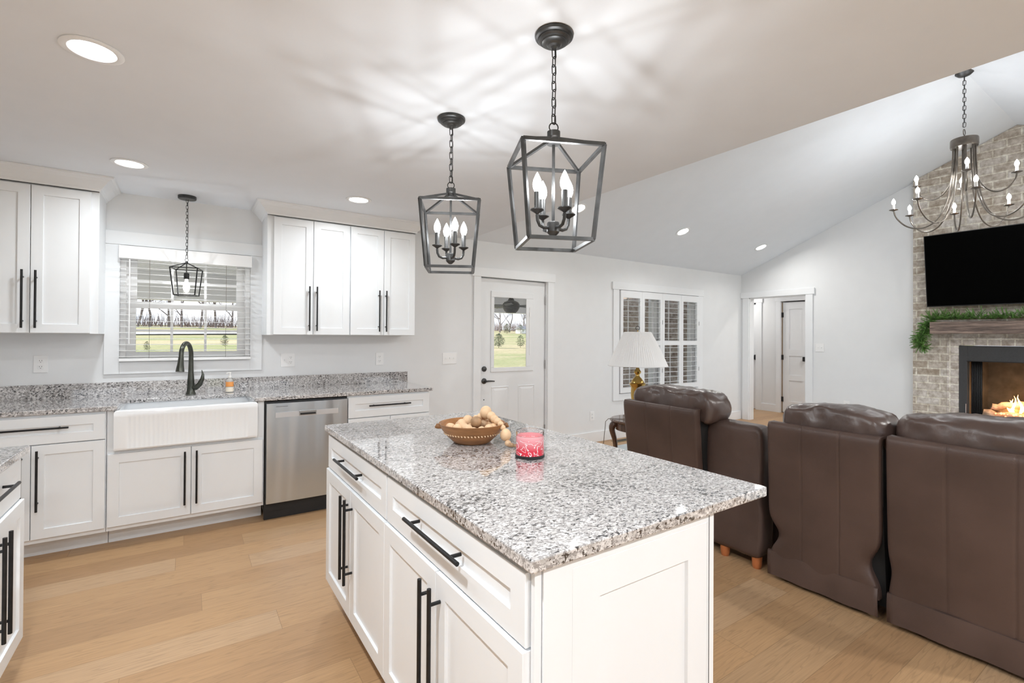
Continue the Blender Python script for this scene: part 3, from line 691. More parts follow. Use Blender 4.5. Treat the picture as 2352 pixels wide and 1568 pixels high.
# run on the left of the frame, faces +X  (local x runs along world -Y... rotated)
lc = base_cab('white base cabinet at the left edge of the photo, nearest the camera on that side', (-0.57, 1.975, 0), PI/2, 0.76, [
    (('drawer', 0.004, 0.750, 0.708, 0.868, 0.395, 0.812, 0.33), {}),
    (('door', 0.004, 0.378, 0.143, 0.702, 0.348, 0.497, 0.36), dict(proud=0.01)),
    (('door', 0.382, 0.756, 0.143, 0.702, 0.418, 0.497, 0.36), dict(proud=0.01))], depth=0.58)
MB().box(0.753, 0.762, -0.016, 0.0, 0.706, 0.872).build('edge_strip', 'blackp', lc)
# island cabinets face -X: local x runs along world -Y
def isl(label, y_hi, w, group='white island cabinets'):
    return base_cab(label, (0.62, y_hi, 0), -PI/2, w, [
        (('drawer', 0.004, w-0.004, 0.708, 0.868, w/2, 0.80, 0.36 if w else .36), {}),
        (('door', 0.000, w/2-0.0015, 0.143, 0.702, w/2-0.036, 0.495, 0.36), dict(proud=0.008)),
        (('door', w/2+0.0015, w-0.001, 0.143, 0.702, w/2+0.030, 0.495, 0.36), dict(proud=0.008))], depth=0.59, group=group)
isl('white island base cabinet at the far end, nearer the dishwasher', 2.548, 0.858)
isl('white island base cabinet at the near end, nearer the camera', 1.688, 0.858)
t = thing('island_end_panel', 'white shaker end panel closing the near short side of the island', 'panel', (0.612, 0.812, 0))
m = MB(); m.shaker(0.10, 0.595, 0.14, 0.858, 0.0, 0.017, 0.085, 0.009)
m.box(0.020, 0.10, 0.0, 0.017, 0.0, 0.8835).box(0.595, 0.625, 0.0, 0.017, 0, 0.8835).box(0.10, 0.595, 0.0, 0.017, 0, 0.14).box(0.10, 0.595, 0.0, 0.017, 0.858, 0.8835)
m.build('end_panel', 'cab', t)
MB().box(0.602, 0.604, -0.0012, 0.0, 0, 0.8835).build('panel_joint', 'slot', t)
MB().box(0.0, 0.018, 0.005, 0.0175, 0.0, 0.8835).build('corner_stile', 'cab', t)
t2 = thing('island_back_panel', 'white back panel of the island under the seating overhang', 'panel', (1.2125, 0.831, 0))
MB().box(0, 0.022, 0, 1.717, 0, 0.8835).build('back_panel', 'cab', t2)

# countertops
m = MB(); m.box(0.587, 1.484, 0.793, 2.575, 0.884, 0.914)
tag(m.build('island_countertop', 'granite', bevel=0.004), 'speckled grey and white granite slab on the kitchen island', 'countertop')
m = MB(); P = [(XL, 3.962), (-0.362, 3.962), (-0.335, 4.315), (0.385, 4.315), (0.412, 3.962), (1.825, 3.962), (1.825, 4.62), (XL, 4.62)]
m.poly([(x, y, 0.8845) for x, y in P], (0, 0, 0.0295))
tag(m.build('countertop', 'granite', bevel=0.004), 'long granite countertop along the window wall, cut out for the sink', 'countertop')
m = MB(); m.box(XL+0.001, 1.848, 4.6205, 4.6395, 0.8845, 1.014)
tag(m.build('backsplash', 'granite', bevel=0.002), 'low granite backsplash strip along the wall under the kitchen window', 'backsplash')
m = MB(); m.box(-1.18, -0.53, 1.96, 2.752, 0.8845, 0.914)
tag(m.build('countertop', 'granite', bevel=0.004), 'short granite countertop at the left edge over the near cabinet', 'countertop')
# hidden left continuation of the north run
base_cab('white corner base cabinet behind the left counter end', (XL+0.01, CF, 0), 0, -1.109-XL-0.01, [(('door', 0.004, 0.63, 0.143, 0.868), {}), (('door', 0.634, -1.109-XL-0.014, 0.143, 0.868), {})], depth=0.62, toe=0.13)

# upper cabinets
def upper(label, x0, w, doors, hs):
    t = thing('wall_cabinet', label, 'cabinet', (x0, YW-0.33, 1.372), 0, 'white shaker wall cabinets')
    MB().box(0, w, 0, 0.328, 0, 0.965).build('cabinet_body', 'cab', t)
    for (a, b), hx in zip(doors, hs):
        d = MB().shaker(a, b, 0.004, 0.955, -0.02, 0.0195).build('door', 'cab', t)
        pull(d, hx, 0.220, 0.37, True, -0.02)
    return t
upper('white double-door wall cabinet left of the sink window', -1.135, 0.635, [(0.004, 0.298), (0.302, 0.593)], [0.268, 0.331])
upper('white wall cabinet right of the sink window, touching the window casing side', 0.532, 0.650, [(0.046, 0.345), (0.349, 0.646)], [0.313, 0.372])
upper('white wall cabinet at the right end, above the countertop end', 1.184, 0.605, [(0.003, 0.299), (0.303, 0.600)], [0.252, 0.316])
upper('white wall cabinet running out of the photo at upper left', XL+0.01, -1.137-XL-0.01, [(0.004, 0.62), (0.624, -1.137-XL-0.014)], [0.58, 0.66])
def crown(label, x0, x1, left=True, right=True):
    yf = YW-0.352; prof = [(0.0, 2.337), (0.006, 2.337), (0.012, 2.352), (0.018, 2.356), (0.030, 2.372), (0.052, 2.398), (0.066, 2.410), (0.070, 2.414), (0.084, 2.418), (0.088, ZC-0.001)]
    m = MB(); rings = []
    for o, z in prof:
        pts = []
        pts.append((x0-(o if left else 0), YW-0.001, z)) if left else None
        pts.append((x0-(o if left else 0), yf-o, z)); pts.append((x1+(o if right else 0), yf-o, z))
        pts.append((x1+(o if right else 0), YW-0.001, z)) if right else None
        rings.append([m.bm.verts.new(p) for p in pts])
    for A, B in zip(rings, rings[1:]):
        for i in range(len(A)-1): m.bm.faces.new((A[i], A[i+1], B[i+1], B[i]))
    bm = m.bm
    top = [bm.verts.new((x, YW-0.001, ZC-0.001)) for x in (x0, x1)]
    return tag(m.build('crown_molding', 'cab'), label, 'molding')
crown('white crown molding atop the wall cabinets left of the window', XL, -0.50, left=False)
crown('white crown molding atop the wall cabinets right of the window', 0.532, 1.789)

# ------------------------------------------------------------------ dishwasher
t = thing('dishwasher', 'stainless steel dishwasher between the sink cabinet and the drawer cabinet', 'dishwasher', (0.4835, 3.955, 0))
MB().box(0.0, 0.596, 0.03, 0.6, 0.06, 0.876).build('tub_body', 'blackp', t)
m = MB(); n = 14   # slightly bowed door skin
prof = []
for i in range(n+1):
    u = i/n; prof.append((0.010+0.582*u, 0.004*(2*u-1)**2*1.2-0.004))
m.poly([(x, y, 0.125) for x, y in prof]+[(0.592, 0.03, 0.125), (0.010, 0.03, 0.125)], (0, 0, 0.738))
m.build('door', 'steel', t, smooth=True, angle=0.4)
d = [o for o in bpy.data.objects if o.parent == t and o.name.startswith('door')][0]
MB().box(0.068, 0.520, -0.0058, -0.003, 0.757, 0.795).build('recess_strip', 'steel_strip', d)
m = MB(); m.box(0.232, 0.355, -0.012, -0.005, 0.762, 0.799); m.build('handle', 'hinge', d, bevel=0.004)
m = MB(); m.box(0.238, 0.349, -0.0135, -0.0115, 0.767, 0.781); m.build('handle_pocket', 'blackp', d)
MB().box(0.072, 0.153, -0.0048, -0.0035, 0.8375, 0.8405).build('maker_strip', 'slot', d)
MB().box(0.0, 0.596, 0.035, 0.06, 0.002, 0.118).build('kick_plate', 'blackp', t)
# ------------------------------------------------------------------ farmhouse sink
t = thing('farmhouse_sink', 'white fireclay apron sink with a fluted front under the window', 'sink', (0.0275, 3.935, 0.628))
W2 = 0.405
m = MB()
bm = m.bm
# apron outline with flutes
N = 120
fr = []
for i in range(N+1):
    x = -W2+2*W2*i/N
    fl = 0.0022*(0.5-0.5*math.cos((x)*2*PI/0.0245)) if abs(x) < W2-0.065 else 0.0
    fr.append((x, fl))
def ring(z, flute, ins=0.0):
    pts = []
    for x, f in fr:
        xx = max(-W2+ins, min(W2-ins, x)); pts.append((xx, ins+(f if flute else 0), z))
    pts.append((W2-ins, 0.05, z)); pts.append((-W2+ins, 0.05, z)); return [bm.verts.new(p) for p in pts]
R = [ring(0.0, False, 0.012), ring(0.004, False, 0.004), ring(0.012, False, 0), ring(0.02, True, 0), ring(0.205, True, 0), ring(0.215, False, 0), ring(0.243, False, 0.0), ring(0.252, False, 0.004), ring(0.2555, False, 0.012)]
for A, B in zip(R, R[1:]):
    k = len(A)
    for i in range(k): bm.faces.new((A[i], A[(i+1) % k], B[(i+1) % k], B[i]))
bm.faces.new(R[0][::-1]); bm.faces.new(R[-1])
m.build('apron', 'ceramic', t, smooth=True, angle=0.5)
m = MB(); z = 0.2555
for (a, b, c, d_) in ((-W2, -W2+0.022, 0.0505, 0.42), (W2-0.022, W2, 0.0505, 0.42), (-W2+0.022, W2-0.022, 0.398, 0.42)): m.box(a, b, c, d_, 0.0, z)
m.box(-W2+0.022, W2-0.022, 0.0505, 0.398, 0.0, 0.02)
m.build('basin', 'ceramic', t)
MB().lathe([(0.045, 0.0205), (0.045, 0.024), (0.03, 0.0215), (0, 0.0215)], (0, 0.22, 0), 24).build('drain', 'steel_strip', t)

# ------------------------------------------------------------------ faucet
t = thing('faucet', 'dark bronze gooseneck faucet with a horn shaped lever behind the sink', 'faucet', (0.03, 4.45, 0.914), -0.36)
m = MB(); m.lathe([(0.034, 0), (0.034, 0.006), (0.030, 0.012), (0.026, 0.03), (0.024, 0.06), (0.024, 0.095), (0.021, 0.13), (0.019, 0.16)], seg=24); m.build('faucet_base', 'faucet', t, smooth=True)
pts = [(0, 0, 0.14)]
for i in range(0, 17):
    a = PI*i/16*1.02; pts.append((0, -0.088+0.088*math.cos(a), 0.30+0.092*math.sin(a)))
m = MB(); m.tube([pts[0], (0, 0, 0.22)]+pts[1:], [0.019, 0.017]+[0.0155]*17, 14); m.build('spout', 'faucet', t, smooth=True)
m = MB(); e = pts[-1]
m.tube([e, (0, e[1]-0.004, 0.27), (0, e[1]-0.010, 0.235), (0, e[1]-0.016, 0.195), (0, e[1]-0.018, 0.185)], [0.0165, 0.018, 0.021, 0.027, 0.027], 16); m.build('spray_head', 'faucet', t, smooth=True)
m = MB(); m.tube([(0.0, 0, 0.055), (0.035, 0.0, 0.05), (0.060, 0, 0.075), (0.078, 0, 0.115), (0.082, 0, 0.150), (0.074, 0, 0.185)], [0.022, 0.020, 0.019, 0.015, 0.009, 0.002], 12); m.build('lever', 'faucet', t, smooth=True)

# soap bottle
t = thing('soap_bottle', 'small clear pump soap bottle with an orange and cream label by the faucet', 'soap bottle', (0.288, 4.45, 0.914))
m = MB(); m.lathe([(0.024, 0), (0.027, 0.004), (0.027, 0.085), (0.024, 0.098), (0.013, 0.108), (0.012, 0.116)], seg=24); m.build('bottle', 'soap', t, smooth=True)
MB().lathe([(0.0276, 0.006), (0.0276, 0.042)], seg=24, cap=False).build('cream_band', 'soapcream', t, smooth=True)
MB().lathe([(0.0278, 0.046), (0.0278, 0.084)], seg=24, cap=False).build('orange_label', 'soaplabel', t, smooth=True)
m = MB(); m.lathe([(0.013, 0.1165), (0.013, 0.130), (0.005, 0.132), (0.005, 0.150), (0.010, 0.152), (0.010, 0.160), (0, 0.161)], seg=16); m.tube([(0, 0, 0.156), (-0.02, -0.018, 0.154), (-0.024, -0.021, 0.150)], 0.0035, 8); m.build('pump', 'pump', t, smooth=True)

# ------------------------------------------------------------------ plates
def wall_plate(kind, label, x, z, w=0.075, units=('outlet',), east=False, y=YW, cat='outlet'):
    loc = (x, y, z) if not east else (XR, x, z)
    t = thing(kind, label, cat, loc, 0 if not east else -PI/2)
    MB().box(-w/2, w/2, -0.006, -0.0005, -0.06, 0.06).build('plate', 'plate', t, bevel=0.002)
    n = len(units); 
    for i, u in enumerate(units):
        cx = (i-(n-1)/2)*0.046
        if u == 'outlet':
            for s in (-1, 1):
                rc = MB().box(cx-0.016, cx+0.016, -0.0085, -0.006, s*0.021-0.0135, s*0.021+0.0135).build('receptacle', 'plate', t, bevel=0.003)
                m = MB(); 
                for dx in (-0.006, 0.006): m.box(cx+dx-0.0012, cx+dx+0.0012, -0.0092, -0.0084, s*0.021, s*0.021+0.008)
                m.box(cx-0.002, cx+0.002, -0.0092, -0.0084, s*0.021-0.009, s*0.021-0.005)
                m.build('slot', 'slot', rc)
        else:
            MB().box(cx-0.005, cx+0.005, -0.016, -0.006, -0.006, 0.011).build('toggle', 'plate', t, bevel=0.001)
wall_plate('wall_outlet', 'white duplex outlet under the wall cabinet at far left', -0.843, 1.158)
wall_plate('switch_outlet_plate', 'wide white plate with a switch and an outlet above the dishwasher', 0.742, 1.152, 0.115, ('switch', 'outlet'))
wall_plate('wall_outlet', 'white duplex outlet above the right end of the counter', 1.566, 1.145)
wall_plate('light_switch', 'white three-toggle switch plate left of the entry door', 2.326, 1.135, 0.165, ('switch',)*3, cat='switch')
wall_plate('wall_outlet', 'white outlet low on the wall between the entry door and the shuttered window', 4.392, 0.342)
wall_plate('wall_outlet', 'white outlet low on the wall right of the shuttered window', 7.16, 0.36)
wall_plate('light_switch', 'white two-toggle switch plate right of the hall opening', 3.405, 1.232, 0.118, ('switch',)*2, east=True, cat='switch')
wall_plate('wall_outlet', 'white outlet low on the wall between hall opening and brick fireplace', 3.05, 0.42, east=True)
wall_plate('wall_outlet', 'white outlet at the hall side behind the recliner', 2.70, 0.42, east=True) if False else None

# ------------------------------------------------------------------ lights of the room
def link(m, c, L, w, r, ang):
    pts = []; hl = L/2-w/2
    for i in range(12):
        a = 2*PI*i/12; x = math.cos(a)*w/2; z = math.sin(a)*w/2+(hl if math.sin(a) > 0 else -hl)
        pts.append((c[0]+x*math.cos(ang), c[1]+x*math.sin(ang), c[2]+z))
    m.tube(pts, r, 6, closed=True)
def chain(t, z0, z1, L=0.036, w=0.017, r=0.0019, mt='chain', dx=0.004):
    m = MB(); n = max(2, round((z0-z1)/(L-2*r-0.003))); st = (z0-z1)/n
    for i in range(n): link(m, (0, 0, z0-st*(i+0.5)), st+2*r+0.003, w, r, (i % 2)*PI/2+0.4)
    m.tube([(dx, dx, z0), (dx*1.8, dx, (z0+z1)/2), (dx, dx, z1)], 0.0016, 5)
    return m.build('chain', mt, t, smooth=True)
def candle(parent, c, mt, sl=0.072, cup=0.024, sleeve=0.0105, bulb_r=0.0165, bh=0.068, slm=None):
    x, y, z = c
    m = MB(); m.lathe([(0.004, -0.014), (0.008, -0.010), (cup, 0.0), (cup, 0.003), (0.012, 0.004), (0, 0.004)], c, 20); m.build('drip_cup', mt, parent, smooth=True)
    MB().lathe([(sleeve, 0.0045), (sleeve, sl), (0, sl)], c, 14).build('candle_sleeve', slm or mt, parent, smooth=True)
    m = MB(); r = bulb_r; b = sl+0.001
    m.lathe([(0, b), (r*0.55, b), (r*0.9, b+bh*0.2), (r, b+bh*0.38), (r*0.82, b+bh*0.6), (r*0.42, b+bh*0.82), (r*0.12, b+bh*0.96), (0, b+bh)], c, 12)
    m.build('bulb', 'bulb', parent, smooth=True)
    f = lamp('filament', 'POINT', (x, y, z+b+bh*0.42), BULB, (0.93, 0.97, 1.0), shadow_soft_size=0.009); f.parent = parent
def lantern_pendant(label, loc, rz, top=0.136, bot=0.109):
    t = thing('pendant_lantern', label, 'pendant light', loc, rz, 'open cage pendant lanterns over the island')
    MB().lathe([(0.066, 0), (0.068, -0.006), (0.066, -0.012), (0.060, -0.016), (0.056, -0.0165), (0.0555, -0.021), (0.051, -0.025), (0.044, -0.0265), (0.043, -0.031), (0.037, -0.034), (0.027, -0.035), (0.022, -0.041), (0.012, -0.044), (0.008, -0.052), (0, -0.052)], seg=40).build('canopy', 'bronze', t, smooth=True, angle=0.5)
    chain(t, -0.052, -0.312)
    m = MB()
    pts = [(0.016*math.cos(2*PI*i/16), 0, -0.326+0.016*math.sin(2*PI*i/16)) for i in range(16)]; m.tube(pts, 0.0022, 6, closed=True); m.build('loop', 'chain', t, smooth=True)
    m = MB(); m.lathe([(0.023, -0.342), (0.023, -0.362), (0.020, -0.366), (0.020, -0.378), (0.023, -0.380), (0.023, -0.386), (0.006, -0.388)], seg=24); m.build('cap', 'bronze', t, smooth=True, angle=0.5)
    zt, zb, r = -0.428, -0.735, 0.0064
    m = MB()
    ct = [(s*top, q*top) for s, q in ((-1, -1), (1, -1), (1, 1), (-1, 1))]; cb = [(s*bot, q*bot) for s, q in ((-1, -1), (1, -1), (1, 1), (-1, 1))]
    for i in range(4):
        a, b = ct[i], ct[(i+1) % 4]; m.tube([(*a, zt), (*b, zt)], r*1.3, 4)
        a2, b2 = cb[i], cb[(i+1) % 4]; m.tube([(*a2, zb), (*b2, zb)], r*1.3, 4)
        m.tube([(*a, zt), (*a2, zb)], r*1.3, 4)
        m.tube([(a[0]*0.13, a[1]*0.13, -0.372), (a[0]*0.98, a[1]*0.98, zt)], r*1.1, 4)
    m.build('cage', 'bronze', t)
    MB().tube([(0, 0, -0.38), (0, 0, -0.70)], 0.0055, 10).build('stem', 'bronze', t, smooth=True)
    MB().lathe([(0.006, -0.655), (0.020, -0.659), (0.022, -0.663), (0.022, -0.693), (0.019, -0.698), (0.008, -0.708), (0, -0.710)], seg=24).build('hub', 'bronze', t, smooth=True, angle=0.5)
    for k in range(4):
        a = k*PI/2+0.35; c, s = math.cos(a), math.sin(a)
        pts = [(0.015*c, 0.015*s, -0.679), (0.040*c, 0.040*s, -0.682), (0.056*c, 0.056*s, -0.676), (0.065*c, 0.065*s, -0.660), (0.067*c, 0.067*s, -0.640)]
        ar = MB().tube(pts, 0.0058, 10).build('arm', 'bronze', t, smooth=True)
        candle(ar, (0.067*c, 0.067*s, -0.625), 'bronze', sl=0.062)
    return t
lantern_pendant('black cage lantern pendant, the nearer and larger-looking of the two over the island', (1.061, 1.321, ZC-0.0005), math.radians(-24))
lantern_pendant('black cage lantern pendant, the farther of the two over the island', (1.061, 2.114, ZC-0.0005), math.radians(-29))
t = thing('mini_pendant', 'small black cage pendant with one clear bulb hanging in front of the sink window', 'pendant light', (-0.004, 4.46, ZC-0.0005), math.radians(-12))
MB().lathe([(0.06, 0), (0.06, -0.02), (0.056, -0.024), (0, -0.025)], seg=32).build('canopy', 'bronze', t, smooth=True, angle=0.5)
chain(t, -0.025, -0.475, L=0.030, w=0.014, r=0.0015)
m = MB(); m.tube([(0.011*math.cos(2*PI*i/14), 0, -0.488+0.011*math.sin(2*PI*i/14)) for i in range(14)], 0.0016, 6, closed=True); m.build('loop', 'chain', t, smooth=True)
m = MB(); m.tube([(0, 0, -0.50), (0, 0, -0.60)], 0.004, 8); m.lathe([(0.009, -0.500), (0.011, -0.512), (0.004, -0.520)], seg=14); m.build('stem', 'bronze', t, smooth=True)
m = MB(); tp, bt, zt, zb = 0.088, 0.068, -0.556, -0.760
for i in range(4):
    q = [(-1, -1), (1, -1), (1, 1), (-1, 1)]; a, b = q[i], q[(i+1) % 4]
    m.tube([(a[0]*tp, a[1]*tp, zt), (b[0]*tp, b[1]*tp, zt)], 0.0045, 4); m.tube([(a[0]*bt, a[1]*bt, zb), (b[0]*bt, b[1]*bt, zb)], 0.0045, 4)
    m.tube([(a[0]*tp, a[1]*tp, zt), (a[0]*bt, a[1]*bt, zb)], 0.0045, 4); m.tube([(a[0]*0.006, a[1]*0.006, -0.512), (a[0]*tp, a[1]*tp, zt)], 0.004, 4)
m.build('cage', 'black', t)
MB().lathe([(0.008, -0.585), (0.018, -0.59), (0.018, -0.635), (0, -0.636)], seg=18).build('socket', 'black', t, smooth=True, angle=0.5)
MB().lathe([(0, -0.6365), (0.009, -0.637), (0.012, -0.655), (0.021, -0.680), (0.023, -0.700), (0.018, -0.722), (0.008, -0.734), (0, -0.737)], seg=14).build('bulb', 'bulb', t, smooth=True)
f = lamp('filament', 'POINT', (0, 0, -0.695), 2.2, (0.95, 0.98, 1.0), shadow_soft_size=0.006); f.parent = t

# chandelier
t = thing('chandelier', 'large twelve light bronze chandelier hanging from the vault before the brick chimney', 'chandelier', (5.80, 1.33, ZR))
MB().lathe([(0.012, -0.055), (0.045, -0.045), (0.068, -0.022), (0.072, 0.03), (0, 0.03)], seg=32).build('canopy', 'bronze', t, smooth=True, angle=0.5)
Z = lambda z: z-ZR
chain(t, -0.055, Z(3.285), L=0.045, w=0.022, r=0.0026)
m = MB(); m.tube([(0.028*math.cos(2*PI*i/18), 0, Z(3.235)+0.028*math.sin(2*PI*i/18)) for i in range(18)], 0.0032, 6, closed=True)
m.build('loop', 'pewter', t, smooth=True)
MB().lathe([(0, Z(3.205)), (0.012, Z(3.20)), (0.02, Z(3.185)), (0.095, Z(3.175)), (0.098, Z(3.165)), (0.098, Z(3.115)), (0.094, Z(3.10)), (0, Z(3.10))], seg=40).build('crown_drum', 'pewter', t, smooth=True, angle=0.5)
def spline(P, n=8):
    out = []
    P = [Vector(p) for p in P]
    for i in range(len(P)-1):
        p0, p1, p2, p3 = P[max(i-1, 0)], P[i], P[i+1], P[min(i+2, len(P)-1)]
        for k in range(n):
            u = k/n; out.append(0.5*((2*p1)+(-p0+p2)*u+(2*p0-5*p1+4*p2-p3)*u*u+(-p0+3*p1-3*p2+p3)*u**3))
    out.append(P[-1]); return out
yaw = math.radians(33.974)
for tier, n, a0, prof, sl in (('lower', 8, 10, [(0.075, 3.10), (0.078, 2.98), (0.090, 2.80), (0.125, 2.60), (0.20, 2.455), (0.30, 2.405), (0.40, 2.435), (0.475, 2.52), (0.50, 2.60)], 0.05),
                              ('upper', 4, 50, [(0.060, 3.10), (0.063, 2.98), (0.080, 2.84), (0.13, 2.72), (0.20, 2.665), (0.27, 2.68), (0.318, 2.74), (0.33, 2.80)], 0.05)):
    for k in range(n):
        a = math.radians(a0+360/n*k)-yaw; c, s = math.cos(a), math.sin(a)
        ar = MB().tube(spline([(r*c, r*s, Z(z)) for r, z in prof], 5), 0.0066, 8).build('arm', 'pewter', t, smooth=True)
        r, z = prof[-1]
        candle(ar, (r*c, r*s, Z(z)+0.006), 'pewter', sl=sl, cup=0.036, sleeve=0.011, bulb_r=0.017, bh=0.06, slm='plate')

# recessed cans
CANL = 'white recessed ceiling light, '
def can(label, x, y, z, tilt=0.0, big=0.095, watts=CAN_W, col=(0.91, 0.965, 1.0)):
    t = thing('recessed_light', CANL+label, 'ceiling light', (x, y, z), 0, 'recessed ceiling lights')
    t.rotation_euler = (tilt, 0, 0)
    MB().lathe([(big, -0.001), (big, -0.004), (big*0.92, -0.007), (big*0.76, -0.006), (big*0.70, -0.0015)], seg=40).build('trim_ring', 'trim', t, smooth=True)
    MB().lathe([(0, -0.003), (big*0.72, -0.003), (big*0.72, -0.002), (0, -0.002)], seg=32).build('lens', 'canglow', t)
    l = lamp('recessed_lamp', 'AREA', (0, 0, -0.010), watts, col, shape='DISK', size=big*1.3); l.parent = t; l.data.spread = math.radians(165)
can('nearest the camera at upper left of the photo', -0.30, 2.37, ZC)
can('above the wall cabinet left of the sink', -0.302, 3.809, ZC)
can('above the wall cabinets right of the sink', 1.104, 3.788, ZC)
tl = -math.atan(SL)
def zs(y): return ZC+SL*(YW-y)
can('on the vault slope, seen through the nearer pendant', 3.46, 3.88, zs(3.88), tl, col=(1, 0.985, 0.955))
can('on the vault slope, left of the two near the gable', 5.27, 3.91, zs(3.91), tl, col=(1, 0.985, 0.955))
can('on the vault slope, right of the two near the gable', 7.12, 3.91, zs(3.91), tl, col=(1, 0.985, 0.955))
for x, y in ((-0.30, 0.85), (-0.30, -0.9), (1.1, -0.9)): can('added as unseen fill behind the camera over the kitchen', x, y, ZC, watts=22)  # unseen cans, stronger than the others, added as kitchen fill light
for x in (3.46, 5.27, 7.12): can('added as unseen fill on the far slope of the vault behind the camera', x, -1.25, ZC+SL*(-1.25-YS), -tl, watts=21, col=(1, 0.985, 0.955))  # out-of-view cans added to raise the living room's ambient light

# ------------------------------------------------------------------ things on the island
t = thing('wooden_bowl', 'brown carved wooden bowl full of wooden beads on the island', 'bowl', (1.028, 1.83, 0.9142))
SX, SY = 1.12, 1.0
m = MB(); m.lathe([(0, 0.0), (0.072, 0.0), (0.082, 0.006), (0.108, 0.030), (0.130, 0.058), (0.141, 0.080), (0.143, 0.084), (0.139, 0.085), (0.134, 0.080), (0.122, 0.058), (0.100, 0.032), (0.074, 0.014), (0, 0.010)], seg=48)
o = m.build('bowl', 'bowl', t, smooth=True, angle=1.2)
m = MB()
for i in range(54):
    a = 2*PI*i/54; m.box(-0.0022, 0.0022, -0.0022, 0.0022, -0.004, 0.004, Mx=Matrix.Translation((0.1195*math.cos(a), 0.1195*math.sin(a), 0.0445)) @ Matrix.Rotation(a, 4, 'Z') @ Matrix.Rotation(0.7, 4, 'X'))
m.build('carved_band', 'bead', t)
for sg in (-1, 1):
    a = yaw*-1+(PI if sg < 0 else 0)+0.1
    c, s = math.cos(a), math.sin(a)
    MB().tube([(0.128*c, 0.128*s, 0.068), (0.150*c, 0.150*s, 0.070), (0.158*c, 0.158*s, 0.063)], [0.010, 0.012, 0.004], 8).build('handle', 'bowl', t, smooth=True)
g = thing('bead_garland', 'natural wooden bead garland heaped in the bowl and trailing to a jute tassel', 'bead garland', (1.028, 1.83, 0.9142))
rt = Vector((math.cos(yaw), -math.sin(yaw), 0)); aw = Vector((math.sin(yaw), math.cos(yaw), 0))
def cam_pt(r, a, z): return rt*r+aw*a+Vector((0, 0, z))
beads = [(-0.088, -0.03, .062, .021), (-0.058, -0.055, .062, .022), (-0.10, .02, .060, .018), (-0.045, 0.0, .072, .024), (-0.012, -0.065, .063, .021), (0.012, -0.07, .060, .017), (-0.03, -0.03, .066, .020), (-0.022, .035, .083, .024),
         (-0.006, 0.02, .060, .020), (0.045, -0.065, .062, .018), (0.075, -0.045, .066, .020), (0.095, -0.02, .068, .018), (0.05, 0.045, .072, .023), (0.02, 0.06, .068, .020), (0.085, 0.03, .070, .022), (-0.06, 0.05, .062, .020),
         (0.013, 0.035, .098, .0125), (0.033, 0.03, .106, .0145), (0.058, 0.02, .124, .026), (0.082, 0.0, .112, .020), (0.097, -0.015, .102, .018), (0.110, -0.025, .094, .0165), (0.124, -0.040, .084, .0135), (0.133, -0.055, .072, .013),
         (0.146, -0.075, .046, .0235), (0.156, -0.098, .0165, .0135)]
for i, (r, a, z, R_) in enumerate(beads):
    p = cam_pt(r, a, z); MB().ball(p, R_, 18, 12, (1, 1, 1.12 if R_ > .02 else 0.95)).build('bead', 'bead', g, smooth=True)
e = cam_pt(0.160, -0.108, .011)
m = MB()
for i in range(16):
    q = random.uniform(-1, 1); w_ = random.uniform(-1, 1)
    m.tube([e+Vector((0, 0, .001*q)), cam_pt(0.185+.003*q, -0.112+.004*q, .010+.003*w_), cam_pt(0.215, -0.112+.012*q, .007+.003*w_), cam_pt(0.250+.01*w_, -0.108+.02*q, .004)], [.003, .0035, .003, .0018], 6)
m.tube([e, cam_pt(0.178, -0.111, .011)], .0085, 10)
m.build('tassel', 'jute', g, smooth=True)
t = thing('wooden_ball', 'single darker brown wooden ball among the pale beads in the bowl', 'ball', (0, 0, 0)); t.location = Vector((1.028, 1.83, 0.9142))+cam_pt(0.018, -0.015, .088)
MB().ball((0, 0, 0), 0.0245, 20, 14).build('ball', 'beaddark', t, smooth=True)
t = thing('candle', 'red glass jar candle with white floral etching and dark base on the island', 'candle', (1.088, 1.488, 0.9142))
m = MB(); m.lathe([(0.0535, 0.010), (0.0535, 0.082), (0.0505, 0.082), (0.0505, 0.0105), (0, 0.0105)], seg=48); m.build('painted_glass', 'jar', t, smooth=True, angle=0.5)
m = MB(); m.lathe([(0.0535, 0.0822), (0.0535, 0.098), (0.0525, 0.099), (0.0505, 0.098), (0.0505, 0.0822)], seg=48, loop=True); m.build('glass_rim', 'glass_clear', t, smooth=True, angle=0.5)
MB().lathe([(0.0503, 0.011), (0.0503, 0.066), (0, 0.064)], seg=32).build('wax', 'wax', t, smooth=True, angle=0.5)
MB().lathe([(0.0538, 0), (0.0560, 0.002), (0.0560, 0.0095), (0.0538, 0.0112), (0, 0.0098)], seg=48).build('jar_base', 'blackp', t, smooth=True, angle=0.5)

